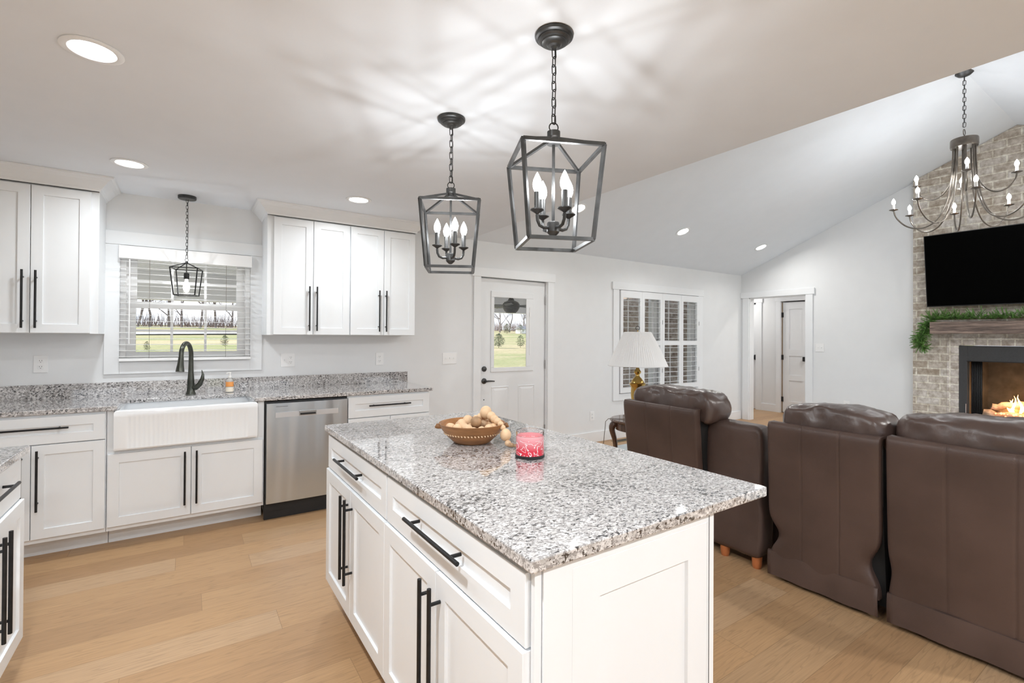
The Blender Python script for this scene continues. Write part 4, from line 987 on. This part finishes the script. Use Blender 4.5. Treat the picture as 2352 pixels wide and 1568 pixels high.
# ------------------------------------------------------------------ living room
def wrinkle(bm, amp, freq, seed=0, keep=None):
    from mathutils import noise
    bm.normal_update()
    for v in bm.verts:
        k = keep(v.co) if keep else 1.0
        v.co += v.normal*amp*k*noise.fractal(v.co*freq+Vector((seed, seed*1.7, 0)), 0.8, 2.0, 4)
def puff_box(mb, x0, x1, y0, y1, z0, z1, n=(10, 16, 8), p=3.2, r=0.35):
    """rounded cushion"""
    cx, cy, cz = (x0+x1)/2, (y0+y1)/2, (z0+z1)/2; hx, hy, hz = (x1-x0)/2, (y1-y0)/2, (z1-z0)/2
    bm = mb.bm; start = len(bm.verts)
    new = []
    vd = {}
    def V(i, j, k):
        key = (i, j, k)
        if key not in vd:
            u = Vector((2*i/n[0]-1, 2*j/n[1]-1, 2*k/n[2]-1))
            s = (abs(u.x)**p+abs(u.y)**p+abs(u.z)**p)**(1/p); mxx = max(abs(u.x), abs(u.y), abs(u.z))
            q = u*(mxx/s) if s > 0 else u
            q = u.lerp(q, 0.85)
            vd[key] = bm.verts.new((cx+q.x*hx, cy+q.y*hy, cz+q.z*hz))
        return vd[key]
    for a in range(3):
        o = [i for i in range(3) if i != a]
        for side in (0, n[a]):
            for i in range(n[o[0]]):
                for j in range(n[o[1]]):
                    idx = []
                    for di, dj in ((0, 0), (1, 0), (1, 1), (0, 1)):
                        c = [0, 0, 0]; c[a] = side; c[o[0]] = i+di; c[o[1]] = j+dj; idx.append(V(*c))
                    bm.faces.new(idx)
    return mb
def back_panel(t, y0, y1, xt, xb, zt, zb, wave, seams, flare=0.0, shift=0.0):
    """upholstered rear panel facing -X, leaning; local y; slack waves near the bottom"""
    from mathutils import noise
    m = MB(); bm = m.bm; ny, nz = 110, 44; grid = []
    for k in range(nz+1):
        v = k/nz; z = zt+(zb-zt)*v; row = []
        for j in range(ny+1):
            u = j/ny
            edge = 0.0
            if wave:
                g = math.exp(-((v-0.80)/0.10)**2)
                edge = wave*g*(1 if u > 0.5 else -1)*abs(2*u-1)**6
            y = y0+(y1-y0)*u - edge*0.045 + shift*v
            x = xt+(xb-xt)*v
            e = min(u, 1-u)*(y1-y0); x += 0.012*math.exp(-e/0.012)
            x += 0.014*math.exp(-(v*(zt-zb))/0.012)
            for s in seams: x += 0.005*math.exp(-((u-s)*(y1-y0)/0.0040)**2)
            x += 0.009*noise.noise(Vector((y*3, z*2.2, t.location.y*5)))*(0.3+v)
            if wave:
                x += 0.030*wave*math.exp(-((v-0.80)/0.08)**2)*(math.exp(-((1-u)/0.12)**2)+math.exp(-(u/0.12)**2))*math.sin(10*v)
            row.append(bm.verts.new((x, y, z)))
        grid.append(row)
    for k in range(nz):
        for j in range(ny): bm.faces.new((grid[k][j], grid[k][j+1], grid[k+1][j+1], grid[k+1][j]))
    # return edges to give thickness
    for j, ln in ((0, [g[0] for g in grid]), (ny, [g[-1] for g in grid])):
        b = [bm.verts.new(v.co+Vector((0.045, 0, 0))) for v in ln]
        for i in range(len(b)-1): bm.faces.new((ln[i], ln[i+1], b[i+1], b[i]))
    b = [bm.verts.new(v.co+Vector((0.06, 0, 0))) for v in grid[0]]
    for i in range(ny): bm.faces.new((grid[0][i], grid[0][i+1], b[i+1], b[i]))
    o = m.build('back_panel', 'leather', t, smooth=True, angle=1.2); return o
def recliner(label, yc, w, xt, zt, zb, wave, skirt, cz1, cw=0.0, seed=0, shift=0.0, cshift=0.0):
    t = thing('recliner', label, 'sofa', (0, yc, 0), 0, 'sections of the brown leather reclining sectional')
    h = w/2
    # local y symmetric about yc
    back_panel(t, -h, h, xt, 2.785, zt, zb, wave, (0.32, 0.66), shift=shift)
    MB().poly([(xt+0.06, -h+0.012, zt-0.015), (2.84, -h+0.012, 0.06), (2.95, -h+0.012, 0.06), (2.95, -h+0.012, zt-0.05)], (0, w-0.024, 0)).build('back_frame', 'fabricdark', t)
    m = MB(); puff_box(m, xt+0.045, xt+0.36, -h-cw, h+cw*0.8, zt-0.12, cz1, (14, 34, 12), 3.0)
    wrinkle(m.bm, 0.016, 4.0, seed); wrinkle(m.bm, 0.006, 15, seed+3)
    for v in m.bm.verts: v.co.y += cshift
    c = m.build('head_cushion', 'leather_top', t, smooth=True, angle=3)
    pts = []
    # welt along the top of the cushion
    m = MB(); puff_box(m, 2.92, 3.12, -h+0.03, h-0.03, 0.42, zt-0.10, (6, 12, 8), 3.0); m.build('lumbar_cushion', 'leather_top', t, smooth=True, angle=3)
    m = MB(); puff_box(m, 2.98, 3.72, -h+0.01, h-0.01, 0.24, 0.48, (14, 12, 6), 4.0); m.build('seat_cushion', 'leather_top', t, smooth=True, angle=3)
    MB().box(2.96, 3.68, -h+0.02, h-0.02, 0.07, 0.30).build('seat_base', 'leather', t, bevel=0.01)
    if skirt:
        m = MB(); bm = m.bm; rows = []
        for z, dx in ((0.160, 0.003), (0.157, -0.005), (0.10, -0.009), (0.03, -0.006), (0.028, 0.004)):
            rows.append([bm.verts.new((2.785+dx+0.004*math.sin(j*0.7), -h+w*j/24+shift, z)) for j in range(25)])
        for A, B in zip(rows, rows[1:]):
            for j in range(24): bm.faces.new((A[j], A[j+1], B[j+1], B[j]))
        o = m.build('skirt', 'leather', t, smooth=True, angle=1.0); md = o.modifiers.new('s', 'SOLIDIFY'); md.thickness = 0.006
        for s in (-1, 1): MB().tube([(2.86, s*(h-0.08), 0.0), (2.86, s*(h-0.08), 0.09)], 0.022, 10).build('foot', 'blackp', t)
    else:
        for s in (-1, 1): MB().tube([(2.87, s*(h-0.08), 0.0), (2.87, s*(h-0.08), 0.09)], 0.022, 10).build('foot', 'footwood', t)
    for s in (-1, 1): MB().tube([(3.6, s*(h-0.08), 0.0), (3.6, s*(h-0.08), 0.075)], 0.022, 10).build('foot', 'blackp', t)
    return t
recliner('dark brown leather recliner at the left end of the sectional, beside the table lamp', 2.165, 0.600, 2.630, 0.918, 0.08, 0, False, 1.035, 0.045, 1, shift=0.05, cshift=-0.03)
recliner('dark brown leather recliner in the middle, bulging at its lower corner', 1.185, 0.530, 2.700, 0.902, 0.10, 1.0, True, 1.015, 0.0, 5, shift=0.028, cshift=-0.02)
recliner('dark brown leather recliner at the right edge of the photo', 0.58, 0.630, 2.700, 0.915, 0.10, 0.25, True, 1.035, 0.0, 9, shift=0.015)
t = thing('sofa_console', 'brown leather console section with orange wood feet between two recliners', 'sofa', (2.785, 1.705, 0), 0, 'sections of the brown leather reclining sectional')
m = MB(); puff_box(m, 0.0, 0.15, -0.180, 0.185, 0.065, 0.850, (8, 18, 34), 9); wrinkle(m.bm, 0.006, 4, 3)
m.build('console_back', 'leather', t, smooth=True, angle=1.0)
m = MB(); puff_box(m, 0.151, 0.85, -0.175, 0.18, 0.065, 0.60, (10, 10, 12), 14); m.build('console_body', 'leather', t, smooth=True, angle=1.0)
for y in (-0.13, 0.075): MB().lathe([(0.022, 0), (0.027, 0.02), (0.030, 0.072), (0, 0.074)], (0.05, y, 0), 14).build('foot', 'footwood', t, smooth=True, angle=0.6)
for y in (-0.13, 0.13): MB().lathe([(0.022, 0), (0.027, 0.02), (0.030, 0.072), (0, 0.074)], (0.78, y, 0), 14).build('foot', 'footwood', t, smooth=True, angle=0.6)

# end table and lamp
t = thing('end_table', 'dark cherry wood end table with curved cabriole legs under the table lamp', 'table', (3.365, 2.945, 0))
MB().lathe([(0.235, 0.612), (0.252, 0.618), (0.262, 0.628), (0.262, 0.634), (0.250, 0.642), (0, 0.642)], seg=48).build('table_top', 'tablewood', t, smooth=True, angle=0.5)
MB().lathe([(0.205, 0.545), (0.215, 0.55), (0.215, 0.611), (0, 0.611)], seg=32).build('apron', 'tablewood', t, smooth=True, angle=0.5)
for k in range(4):
    a = math.radians(146+90*k); c, s = math.cos(a), math.sin(a)
    prof = [(0.205, 0.61, .030), (0.240, 0.585, .030), (0.245, 0.54, .026), (0.225, 0.47, .022), (0.215, 0.40, .020), (0.218, 0.30, .018), (0.228, 0.20, .016), (0.242, 0.10, .015), (0.258, 0.045, .018), (0.262, 0.02, .024), (0.262, 0.0, .018)]
    P = spline([(r*c, r*s, z) for r, z, q in prof], 3); rs = []
    for i in range(len(P)):
        u = i/3; j = min(int(u), len(prof)-2); f = u-j; rs.append(prof[j][2]*(1-f)+prof[j+1][2]*f)
    MB().tube(P, rs, 10).build('leg', 'tablewood', t, smooth=True)
t = thing('table_lamp', 'brass table lamp with a white pleated shade in front of the shuttered window', 'lamp', (3.325, 2.935, 0.6425))
z0 = 0.6425; q = lambda z: z-z0
MB().lathe([(0.075, 0), (0.078, 0.012), (0.06, 0.022), (0.030, 0.03), (0.022, 0.06), (0.035, 0.10), (0.052, 0.16), (0.058, 0.22), (0.056, q(0.925)), (0.062, q(0.94)), (0.069, q(0.952)), (0.073, q(0.962)), (0.058, q(0.970)), (0.052, q(0.985)), (0.038, q(1.005)), (0.024, q(1.018)), (0.017, q(1.03)), (0.017, q(1.04)), (0.030, q(1.055)), (0.031, q(1.068)), (0.018, q(1.085)), (0.014, q(1.095)), (0.012, q(1.13)), (0, q(1.13))], seg=36).build('lamp_base', 'brass', t, smooth=True, angle=0.7)
m = MB(); bm = m.bm; N = 144; rings = []
for u in (0, 0.02, 0.25, 0.5, 0.75, 0.98, 1.0):
    z = q(1.418+(1.118-1.418)*u); ring_ = []
    for k in range(N):
        a = 2*PI*k/N; oct_ = 1.0/ max(0.01, math.cos(((a+0.2) % (PI/3))-PI/6))*math.cos(PI/6)
        oct_ = 0.5+0.5*oct_
        R_ = (0.112+(0.255-0.112)*u**0.92)*(0.93+0.07*oct_)*1.02
        R_ += 0.0028*math.cos(a*72) if 0.01 < u < 0.99 else 0.002
        ring_.append(bm.verts.new((R_*math.cos(a), R_*math.sin(a), z)))
    rings.append(ring_)
for A, B in zip(rings, rings[1:]):
    for k in range(N): bm.faces.new((A[k], A[(k+1) % N], B[(k+1) % N], B[k]))
o = m.build('lamp_shade', 'shade', t, smooth=True, angle=0.9); md = o.modifiers.new('s', 'SOLIDIFY'); md.thickness = 0.002
m = MB(); m.tube([(0, 0, q(1.13)), (0, 0, q(1.435))], 0.003, 6)
for a in (0.3, 0.3+PI): m.tube([(0, 0, q(1.405)), (0.108*math.cos(a), 0.108*math.sin(a), q(1.412))], 0.002, 6)
m.build('harp', 'brass', t)
m = MB(); m.tube([(0.017*math.cos(2*PI*i/20)*rt.x, 0.017*math.cos(2*PI*i/20)*rt.y, q(1.452)+0.017*math.sin(2*PI*i/20)) for i in range(20)], 0.0028, 6, closed=True); m.build('finial_ring', 'bronze', t, smooth=True)
m = MB(); m.tube(spline([(0.0, 0, 0.0) , (-0.03, 0.0, 0.004)], 2)+[Vector((-0.15, 0.10, 0.004)), Vector((-0.212, 0.145, 0.004)), Vector((-0.232, 0.158, -0.02)), Vector((-0.245, 0.175, -0.25)), Vector((-0.25, 0.20, -0.62)), Vector((-0.2, 0.45, -0.638))], 0.0028, 6); m.build('power_cord', 'cord', t, smooth=True)

m = MB(); m.box(3.95, 7.45, -0.9, 4.30, 0.0005, 0.012); tag(m.build('area_rug', 'rug', bevel=0.004), 'pale blue grey area rug on the living room floor by the shuttered window', 'rug')
t = thing('floor_register', 'bronze floor vent register in the oak floor near the wall', 'vent', (4.80, 4.50, 0))
MB().box(-0.15, 0.15, -0.055, 0.055, 0.0005, 0.006).build('frame', mat('register_bronze', (0.25, 0.20, 0.12), 0.5, 0.5), t, bevel=0.002)
m = MB()
for i in range(12): m.box(-0.125+i*0.0215, -0.113+i*0.0215, -0.04, 0.04, 0.0061, 0.0072)
m.build('louver_slots', 'blackp', t)

# ------------------------------------------------------------------ fireplace wall
BX = 7.745
t = thing('brick_fireplace', 'whitewashed brick chimney breast with a black framed firebox rising to the vault peak', 'fireplace', (0, 0, 0))
YL, YRr = 2.268, 2*YR-2.268
m = MB()
def top(y): return ZC+SL*((YW-y) if y > YR else (y-YS))-0.004
fb = (0.84, 1.82, 0.33, 1.297)
cuts = [YRr, fb[0], YR, fb[1], YL]
for a, b in zip(cuts, cuts[1:]):
    z0 = 0.0
    if fb[0] <= a < fb[1]:
        m.poly([(BX, a, 0), (BX, b, 0), (BX, b, fb[2]), (BX, a, fb[2])], (XR-BX-0.001, 0, 0)); z0 = fb[3]
    m.poly([(BX, a, z0), (BX, b, z0), (BX, b, top(b)), (BX, a, top(a))], (XR-BX-0.001, 0, 0))
bmesh.ops.remove_doubles(m.bm, verts=m.bm.verts, dist=1e-5)
m.build('brick_face', 'brick', t)
m = MB(); e = BX-0.006
m.box(e, BX, fb[1]+0.001, fb[1]+0.112, 0.33, 1.39); m.box(e, BX, fb[0]-0.112, fb[0]-0.001, 0.33, 1.39); m.box(e, BX, fb[0]-0.001, fb[1]+0.001, fb[3]+0.001, 1.39)
m.build('brick_border', 'brickedge', t)
fr = MB(); a, b = fb[0]+0.002, fb[1]-0.002; e0 = BX-0.012; e1 = BX+0.03
fr.box(e0, e1, b-0.075, b, 0.33, 1.295).box(e0, e1, a, a+0.075, 0.33, 1.295).box(e0, e1, a+.075, b-.075, 1.115, 1.295).box(e0, e1, a+.075, b-.075, 0.33, 0.40)
f_ = fr.build('firebox_surround', 'firemetal', t, bevel=0.002)
m = MB(); m.box(e0-0.004, e0, a+.065, b-.065, 1.108, 1.116); m.build('hood_lip', 'blackp', f_)
m = MB()   # lining
m.box(8.25, 8.27, a+.15, b-.15, 0.40, 1.2); m.poly([(e1, b-0.075, 0.38), (8.25, b-0.15, 0.38), (8.27, b-0.13, 0.38), (e1, b-0.055, 0.38)], (0, 0, 0.82)); m.poly([(e1, a+0.075, 0.38), (8.25, a+0.15, 0.38), (8.27, a+0.13, 0.38), (e1, a+0.055, 0.38)], (0, 0, 0.82))
m.box(e1, 8.27, a+.055, b-.055, 0.36, 0.385); m.box(e1, 8.27, a+.055, b-.055, 1.2, 1.22)
m.build('firebox_lining', 'firebox', t)
for s, yy in ((1, b-0.075), (-1, a+0.075)):   # gathered mesh curtains
    m = MB(); pts = []
    n = 26
    for i in range(n+1):
        y = yy-s*(0.02+0.10*i/n); x = BX+0.05+0.008*math.sin(i*1.6); pts.append((x, y))
    g1 = [m.bm.verts.new((x, y, 0.40)) for x, y in pts]; g2 = [m.bm.verts.new((x, y, 1.11)) for x, y in pts]
    for i in range(n): m.bm.faces.new((g1[i], g1[i+1], g2[i+1], g2[i]))
    o = m.build('mesh_curtain', 'blackp', t, smooth=True); md = o.modifiers.new('s', 'SOLIDIFY'); md.thickness = 0.002
MB().tube([(BX-0.016, b-0.062, 0.42), (BX-0.016, b-0.062, 0.60)], 0.004, 8).build('screen_pull', 'hinge', t)
def log(label, p0, p1, r, k):
    t = thing('fire_log', label, 'log', Vector(p0), 0, 'gas fire logs in the firebox')
    v = Vector(p1)-Vector(p0); m = MB(); n = 12
    from mathutils import noise
    m.tube([v*(i/n)+Vector((0, 0, 0.012*math.sin(i*1.3+k))) for i in range(n+1)], [r*(0.85+0.3*noise.noise(Vector((i*0.7, k, 0)))) for i in range(n+1)], 14)
    wrinkle(m.bm, 0.010, 22, k); m.build('log', 'log', t, smooth=True, angle=1)
log('pale bark log lying across the front of the fire', (7.93, 1.64, 0.48), (7.96, 1.02, 0.47), 0.052, 1)
log('charred log at the back of the firebox', (8.10, 1.58, 0.50), (8.08, 1.00, 0.54), 0.058, 2)
log('log leaning on top, crossing toward the left', (7.95, 1.58, 0.575), (8.08, 1.20, 0.63), 0.040, 3)
log('upper log crossing toward the right of the fire', (8.05, 1.45, 0.60), (7.95, 1.05, 0.66), 0.038, 4)
t = thing('grate', 'black iron grate under the fire logs', 'grate', (8.0, 1.33, 0.385))
m = MB()
for i in range(7): y = -0.27+i*0.09; m.tube([(-0.12, y, 0.07), (-0.11, y, 0.035), (0.14, y, 0.035)], 0.006, 6)
for x in (-0.08, 0.10): m.tube([(x, -0.29, 0.030), (x, 0.29, 0.030)], 0.006, 6); [m.tube([(x, y, 0.0), (x, y, 0.03)], 0.006, 6) for y in (-0.27, 0.27)]
m.build('grate_bars', 'blackp', t)
t = thing('fire', 'orange flames rising between the logs', 'fire', (7.99, 1.33, 0.45))
random.seed(11)
for i in range(15):
    y = random.uniform(-0.26, 0.10); x = random.uniform(-0.05, 0.05); h = random.uniform(0.13, 0.32)*(1-abs(y+0.08)*2.4); r = random.uniform(0.012, 0.026)
    P = [(x, y, 0.06)]+[(x+0.012*math.sin(j*1.2+i), y+0.018*math.sin(j*0.9+2*i), 0.06+h*j/6) for j in range(1, 7)]
    MB().tube(P, [r*0.5, r, r*0.95, r*0.75, r*0.5, r*0.28, 0.001], 8).build('flame', 'flame', t, smooth=True)
m = MB()
for i in range(90): m.ball((random.uniform(-0.12, -0.04), random.uniform(-0.27, 0.20), random.uniform(-0.03, 0.06)), random.uniform(0.006, 0.013), 6, 5)
o = m.build('embers', 'ember', t); o['kind'] = 'stuff'
lamp('fire_glow', 'POINT', (7.88, 1.38, 0.72), 4.0, (1, 0.5, 0.2), shadow_soft_size=0.06)

t = thing('mantel_beam', 'rough reclaimed wood mantel beam above the firebox', 'mantel', (BX-0.20, YR, 1.438))
from mathutils import noise as _n
m = MB(); bm = m.bm; ny = 60; rings = []
for j in range(ny+1):
    y = -0.715+1.43*j/ny; rr = []
    for (x, z) in [(0.0, 0.0), (0.0, 0.045), (0.0, 0.09), (0.0, 0.142), (0.1, 0.144), (0.194, 0.144), (0.194, 0.0), (0.1, -0.002)]:
        k = 0.006 if x < 0.15 else 0
        rr.append(bm.verts.new((x+k*_n.noise(Vector((y*6, z*20, 1))), y, z+k*_n.noise(Vector((y*5, z*9, 7))))))
    rings.append(rr)
for A, B in zip(rings, rings[1:]):
    for i in range(8): bm.faces.new((A[i], A[(i+1) % 8], B[(i+1) % 8], B[i]))
bm.faces.new(rings[0]); bm.faces.new(rings[-1][::-1])
m.build('beam', 'beam', t, smooth=True, angle=0.5)
t = thing('television', 'large black flat television tilted forward on the brick chimney above the mantel', 'television', (7.62, YR, 1.765)); t.rotation_euler = (0, math.radians(-8), 0)
MB().box(0.0, 0.035, -0.765, 0.765, 0.0, 0.875).build('casing', 'tvb', t, bevel=0.003)
MB().box(-0.0012, 0.0, -0.757, 0.757, 0.012, 0.867).build('screen', 'tv', t)
MB().box(0.0355, 0.085, -0.2, 0.2, 0.25, 0.60).build('wall_mount', 'blackp', t)
t = thing('pine_garland', 'green pine garland along the mantel top, hanging down at its left end', 'garland', (0, 0, 0))
random.seed(5)
path = spline([(7.64, 0.62, 1.60), (7.62, 1.0, 1.615), (7.64, 1.4, 1.61), (7.62, 1.8, 1.61), (7.63, 2.02, 1.605), (7.63, 2.085, 1.56), (7.62, 2.12, 1.45), (7.62, 2.16, 1.36), (7.63, 2.13, 1.26)], 14)
m = MB()
def sprig(base, d, L_, R_=0.017):
    d = d.normalized(); sd = d.orthogonal().normalized(); n = int(L_/0.009)
    for s_ in range(n):
        c0 = base+d*L_*(s_+0.5)/n; k = 1-0.5*s_/n
        for rot in range(6):
            v = (Matrix.Rotation(rot*PI/3+s_*0.6, 3, d) @ sd)*R_*k+d*0.014
            w_ = d.cross(v).normalized()*0.0026
            m.bm.faces.new([m.bm.verts.new(c0-w_), m.bm.verts.new(c0+w_), m.bm.verts.new(c0+v)])
for i, p in enumerate(path):
    tp = p.z > 1.57 and p.y < 2.04
    for q_ in range(5):
        if tp: d = Vector((random.uniform(-.5, .1), random.gauss(0.1, 0.55), random.uniform(0.35, 1.0)*(1.0 if i % 7 < 4 else 0.6))); L_ = random.uniform(0.075, 0.125)*(1.15 if i % 7 < 3 else 0.8)
        else: d = Vector((random.uniform(-.5, .2), random.gauss(0, 0.8), random.uniform(-1.0, 0.3))); L_ = random.uniform(0.05, 0.10)
        b_ = p+Vector((random.uniform(-.03, .0), random.uniform(-.02, .02), random.uniform(-.008, .01)))
        if b_.x+d.normalized().x*L_ > 7.71: d.x = -abs(d.x)
        sprig(b_, d, L_)
o = m.build('pine_foliage', 'pine', t)
m = MB(); m.tube(path, 0.006, 6); m.build('garland_stem', 'stem', t, smooth=True)

# ------------------------------------------------------------------ outside
def ground_z(x, y): return -0.30+0.04*(y-6)
m = MB(); bm = m.bm; nx, ny = 40, 40; G = []
for j in range(ny+1):
    y = 4.9+(j/ny)**1.6*75; G.append([bm.verts.new((-45+150*i/nx, y, ground_z(0, y)+(0.10*_n.noise(Vector((i*0.3, y*0.05, 0))) if y > 12 else 0)+0.012*max(0, y-30)*0)) for i in range(nx+1)])
for j in range(ny):
    for i in range(nx): bm.faces.new((G[j][i], G[j][i+1], G[j+1][i+1], G[j+1][i]))
o = m.build('lawn', 'lawn'); tag(o, 'tan and green winter lawn outside the windows', 'grass', kind='stuff')
m = MB(); P = [(-45, 40), (-10, 43), (8, 50), (30, 66), (30, 69), (6, 53), (-12, 46), (-45, 43)]
m.poly([(x, y, ground_z(x, y)+0.09) for x, y in P], (0, 0, 0.03)); o = m.build('gravel_drive', 'gravel'); tag(o, 'pale gravel drive crossing the lawn below the trees', 'driveway')
struct(box('porch_floor', 'concrete', -3.5, 7.96, YW+0.15, 10.3, -0.12, -0.03))
# porch ceiling of boards
m = MB(); m.box(-3.5, 7.6, YW+0.15, 10.3, 2.42, 2.5)
for i in range(36): y = YW+0.3+i*0.152; m.box(-3.5, 7.6, y, y+0.014, 2.408, 2.42)
struct(m.build('porch_ceiling', 'soffit'))
struct(box('porch_beam', 'soffit', -3.5, 7.6, 9.95, 10.2, 1.955, 2.414))
for k, (x, lab) in enumerate(((-0.82, 'grey porch column at the left side of the sink window view'), (3.0, 'grey porch column standing between the sink window and entry door views'))):
    t = thing('porch_column', lab, 'column', (x, 10.07, -0.03)); MB().box(-0.12, 0.12, -0.12, 0.12, 0, 1.984).build('shaft', mat('grey_column_%d' % k, (0.20, 0.21, 0.23), 0.8), t, bevel=0.005)
t = thing('ceiling_fan', 'dark ceiling fan under the porch roof, seen through the entry door glass', 'fan', (5.03, 7.5, 2.414))
MB().lathe([(0.07, 0), (0.06, -0.03), (0.015, -0.05), (0.013, -0.30), (0.05, -0.34), (0.06, -0.37), (0.13, -0.40), (0.16, -0.44), (0.16, -0.50), (0.13, -0.56), (0.09, -0.60), (0, -0.60)], seg=28).build('motor_housing', 'blackp', t, smooth=True, angle=0.5)
for k in range(5):
    a = 2*PI*k/5+0.25; m = MB(); m.box(0.15, 0.68, -0.065, 0.065, -0.004, 0.004, Mx=Matrix.Translation((0, 0, -0.47)) @ Matrix.Rotation(a, 4, 'Z') @ Matrix.Rotation(0.2, 4, 'X')); m.build('blade', 'blackp', t)
# brick wing seen through the shutters
struct(box('wall_wing', 'brickext', 7.97, 8.10, YW+0.15, 8.3, -0.25, 2.62))
struct(box('wall_wing', 'brickext', 8.101, 12.5, 8.17, 8.3, -0.25, 2.62))
t = thing('white_post', 'white porch post against the brick wing, seen through the second shutter', 'post', (7.90, 6.51, -0.03))
MB().box(-0.06, 0.06, -0.13, 0.13, 0, 2.44).build('shaft', 'white_ext', t); MB().box(-0.064, 0.064, -0.16, 0.16, 0, 0.15).build('base', 'white_ext', t)
t = thing('wing_window', 'white framed window in the brick wing outside, seen through the rightmost shutter', 'window', (7.97, 5.62, 0.3))
MB().box(-0.03, -0.001, -0.45, 0.17, 0, 1.9).build('window_frame', 'white_ext', t); MB().box(-0.034, -0.031, -0.38, 0.08, 0.1, 1.8).build('pane', 'soffit', t)

def tree(label, x, y, h, seed, spread=0.5):
    rnd = random.Random(seed); m = MB()
    z = ground_z(x, y)+0.05
    def branch(p, d, L_, r, dep):
        n = 4; P = [p]; q = p; dd = d.copy()
        for i in range(n):
            dd = (dd+Vector((rnd.gauss(0, .13), rnd.gauss(0, .13), rnd.gauss(0.05, .07)))).normalized(); q = q+dd*L_/n; P.append(q)
        m.tube(P, [r*(1-0.62*i/n) for i in range(n+1)], 6 if dep < 2 else 3, cap=False)
        if dep >= 4: return
        k = rnd.randint(3, 4) if dep < 3 else 3
        for i in range(k):
            u = rnd.uniform(0.35, 1.0); b = P[min(n, max(1, int(u*n)))]
            side = Vector((rnd.gauss(0, 1), rnd.gauss(0, 1), rnd.gauss(0.1, .4))).normalized()
            branch(b, (dd*0.8+side*(spread+0.3)).normalized(), L_*rnd.uniform(0.5, 0.8), r*0.5, dep+1)
    branch(Vector((0, 0, 0)), Vector((0, 0, 1)), h*0.5, h*0.013, 0)
    t = thing('bare_tree', label, 'tree', (x, y, z), 0, 'bare trees beyond the lawn')
    m.build('trunk_and_branches', 'bark', t)
rw = random.Random(3)
for i in range(15):
    x = -11+i*1.55+rw.uniform(-.4, .4); tree('leafless tree in the row beyond the lawn, seen through the sink window', x, 68+rw.uniform(-3, 3), rw.uniform(8, 11), 100+i)
for i in range(8):
    x = 39.5+i*1.5+rw.uniform(-.4, .4); tree('leafless tree beyond the lawn, seen through the entry door glass', x, 62+rw.uniform(-2, 3), rw.uniform(6.5, 9), 200+i)
random.seed(21)
m = MB()
for i in range(2600):
    x = random.uniform(-18, 56); y = random.uniform(70, 76); z = ground_z(x, y); h = random.uniform(0.8, 2.3)
    if 14 < x < 33: continue
    dx = random.uniform(-.5, .5); w = 0.03
    a = m.bm.verts.new((x-w, y, z)); b = m.bm.verts.new((x+w, y, z)); c = m.bm.verts.new((x+dx, y, z+h)); m.bm.faces.new((a, b, c))
    a = m.bm.verts.new((x, y-w, z+h*.3)); b = m.bm.verts.new((x, y+w, z+h*.3)); c = m.bm.verts.new((x-dx*2, y+.2, z+h)); m.bm.faces.new((a, b, c))
tag(m.build('thicket', 'thicket'), 'brown leafless thicket behind the bare trees', 'undergrowth', kind='stuff')
def shrub(label, x, y, h, w, seed, n=900):
    rnd = random.Random(seed); z = ground_z(x, y)+0.02; t = thing('shrub', label, 'shrub', (x, y, z), 0, 'young shrubs on the lawn'); m = MB()
    for i in range(n):
        u = rnd.random(); a = rnd.uniform(0, 2*PI); R_ = w/2*math.sqrt(rnd.random())*math.sin(PI*min(1, 0.18+u*0.82))**0.6
        p = Vector((R_*math.cos(a), R_*math.sin(a), 0.08*h+u*h*0.92)); d = Vector((rnd.gauss(0, 1), rnd.gauss(0, 1), rnd.gauss(.3, 1))).normalized(); s = d.orthogonal().normalized()*h*0.022
        m.bm.faces.new([m.bm.verts.new(p-s), m.bm.verts.new(p+s), m.bm.verts.new(p+d*h*0.09)])
    m.build('leaves', 'shrub', t); MB().tube([(0, 0, -0.05), (0, 0, h*0.7)], h*0.018, 6).build('stem', 'stem', t)
shrub('full rounded shrub on the lawn at the left of the entry door glass', 18.1, 28.5, 0.95, 0.85, 1)
shrub('thinner leaning shrub on the lawn at the right of the entry door glass', 19.95, 28.5, 0.85, 0.65, 2, 500)
shrub('tiny evergreen sapling low at the left of the sink window', -1.55, 28.5, 0.42, 0.28, 3, 300)
shrub('small evergreen sapling low at the right of the sink window', 1.78, 31.5, 0.60, 0.45, 4, 400)
shrub('dark evergreen bush at the lawn edge, left in the door glass', 38.2, 58, 1.4, 1.2, 5, 500)
shrub('dark evergreen bush at the lawn edge, middle of the door glass', 40.6, 58, 1.3, 1.1, 6, 500)
t = thing('garden_shed', 'small white shed with a grey roof beyond the lawn in the door glass', 'shed', (42.4, 59.5, ground_z(0, 59.5)))
MB().box(-1.1, 1.1, -0.8, 0.8, 0, 0.65).build('walls', 'white_ext', t)
m = MB(); m.poly([(-1.3, -1.0, 0.65), (-1.3, 1.0, 0.65), (-1.3, 0, 1.15)], (2.6, 0, 0)); m.build('roof', 'roofgrey', t)
m = MB(); m.box(-60, 130, -60, 4.7, -0.45, -0.40); tag(m.build('lawn', 'lawn'), 'grass ground around and behind the house', 'grass', kind='stuff')
# unseen windows added to the south wall behind the camera to let skylight in
for k, (a, b, c, d) in enumerate(SH):
    r = bpy.data.objects.new('window_%d' % (k+3), None); C.objects.link(r); r['kind'] = 'structure'; r.location = (a, YS-0.07, c)
    w, h = b-a, d-c; m = MB(); m.box(0, 0.05, -.05, .05, 0, h).box(w-.05, w, -.05, .05, 0, h).box(.05, w-.05, -.05, .05, 0, .05).box(.05, w-.05, -.05, .05, h-.05, h).box(w/2-.03, w/2+.03, -.04, .04, .05, h-.05)
    m.build('window_frame', 'vinyl', r); MB().box(.05, w-.05, -.002, .002, .05, h-.05).build('pane', 'pane', r)
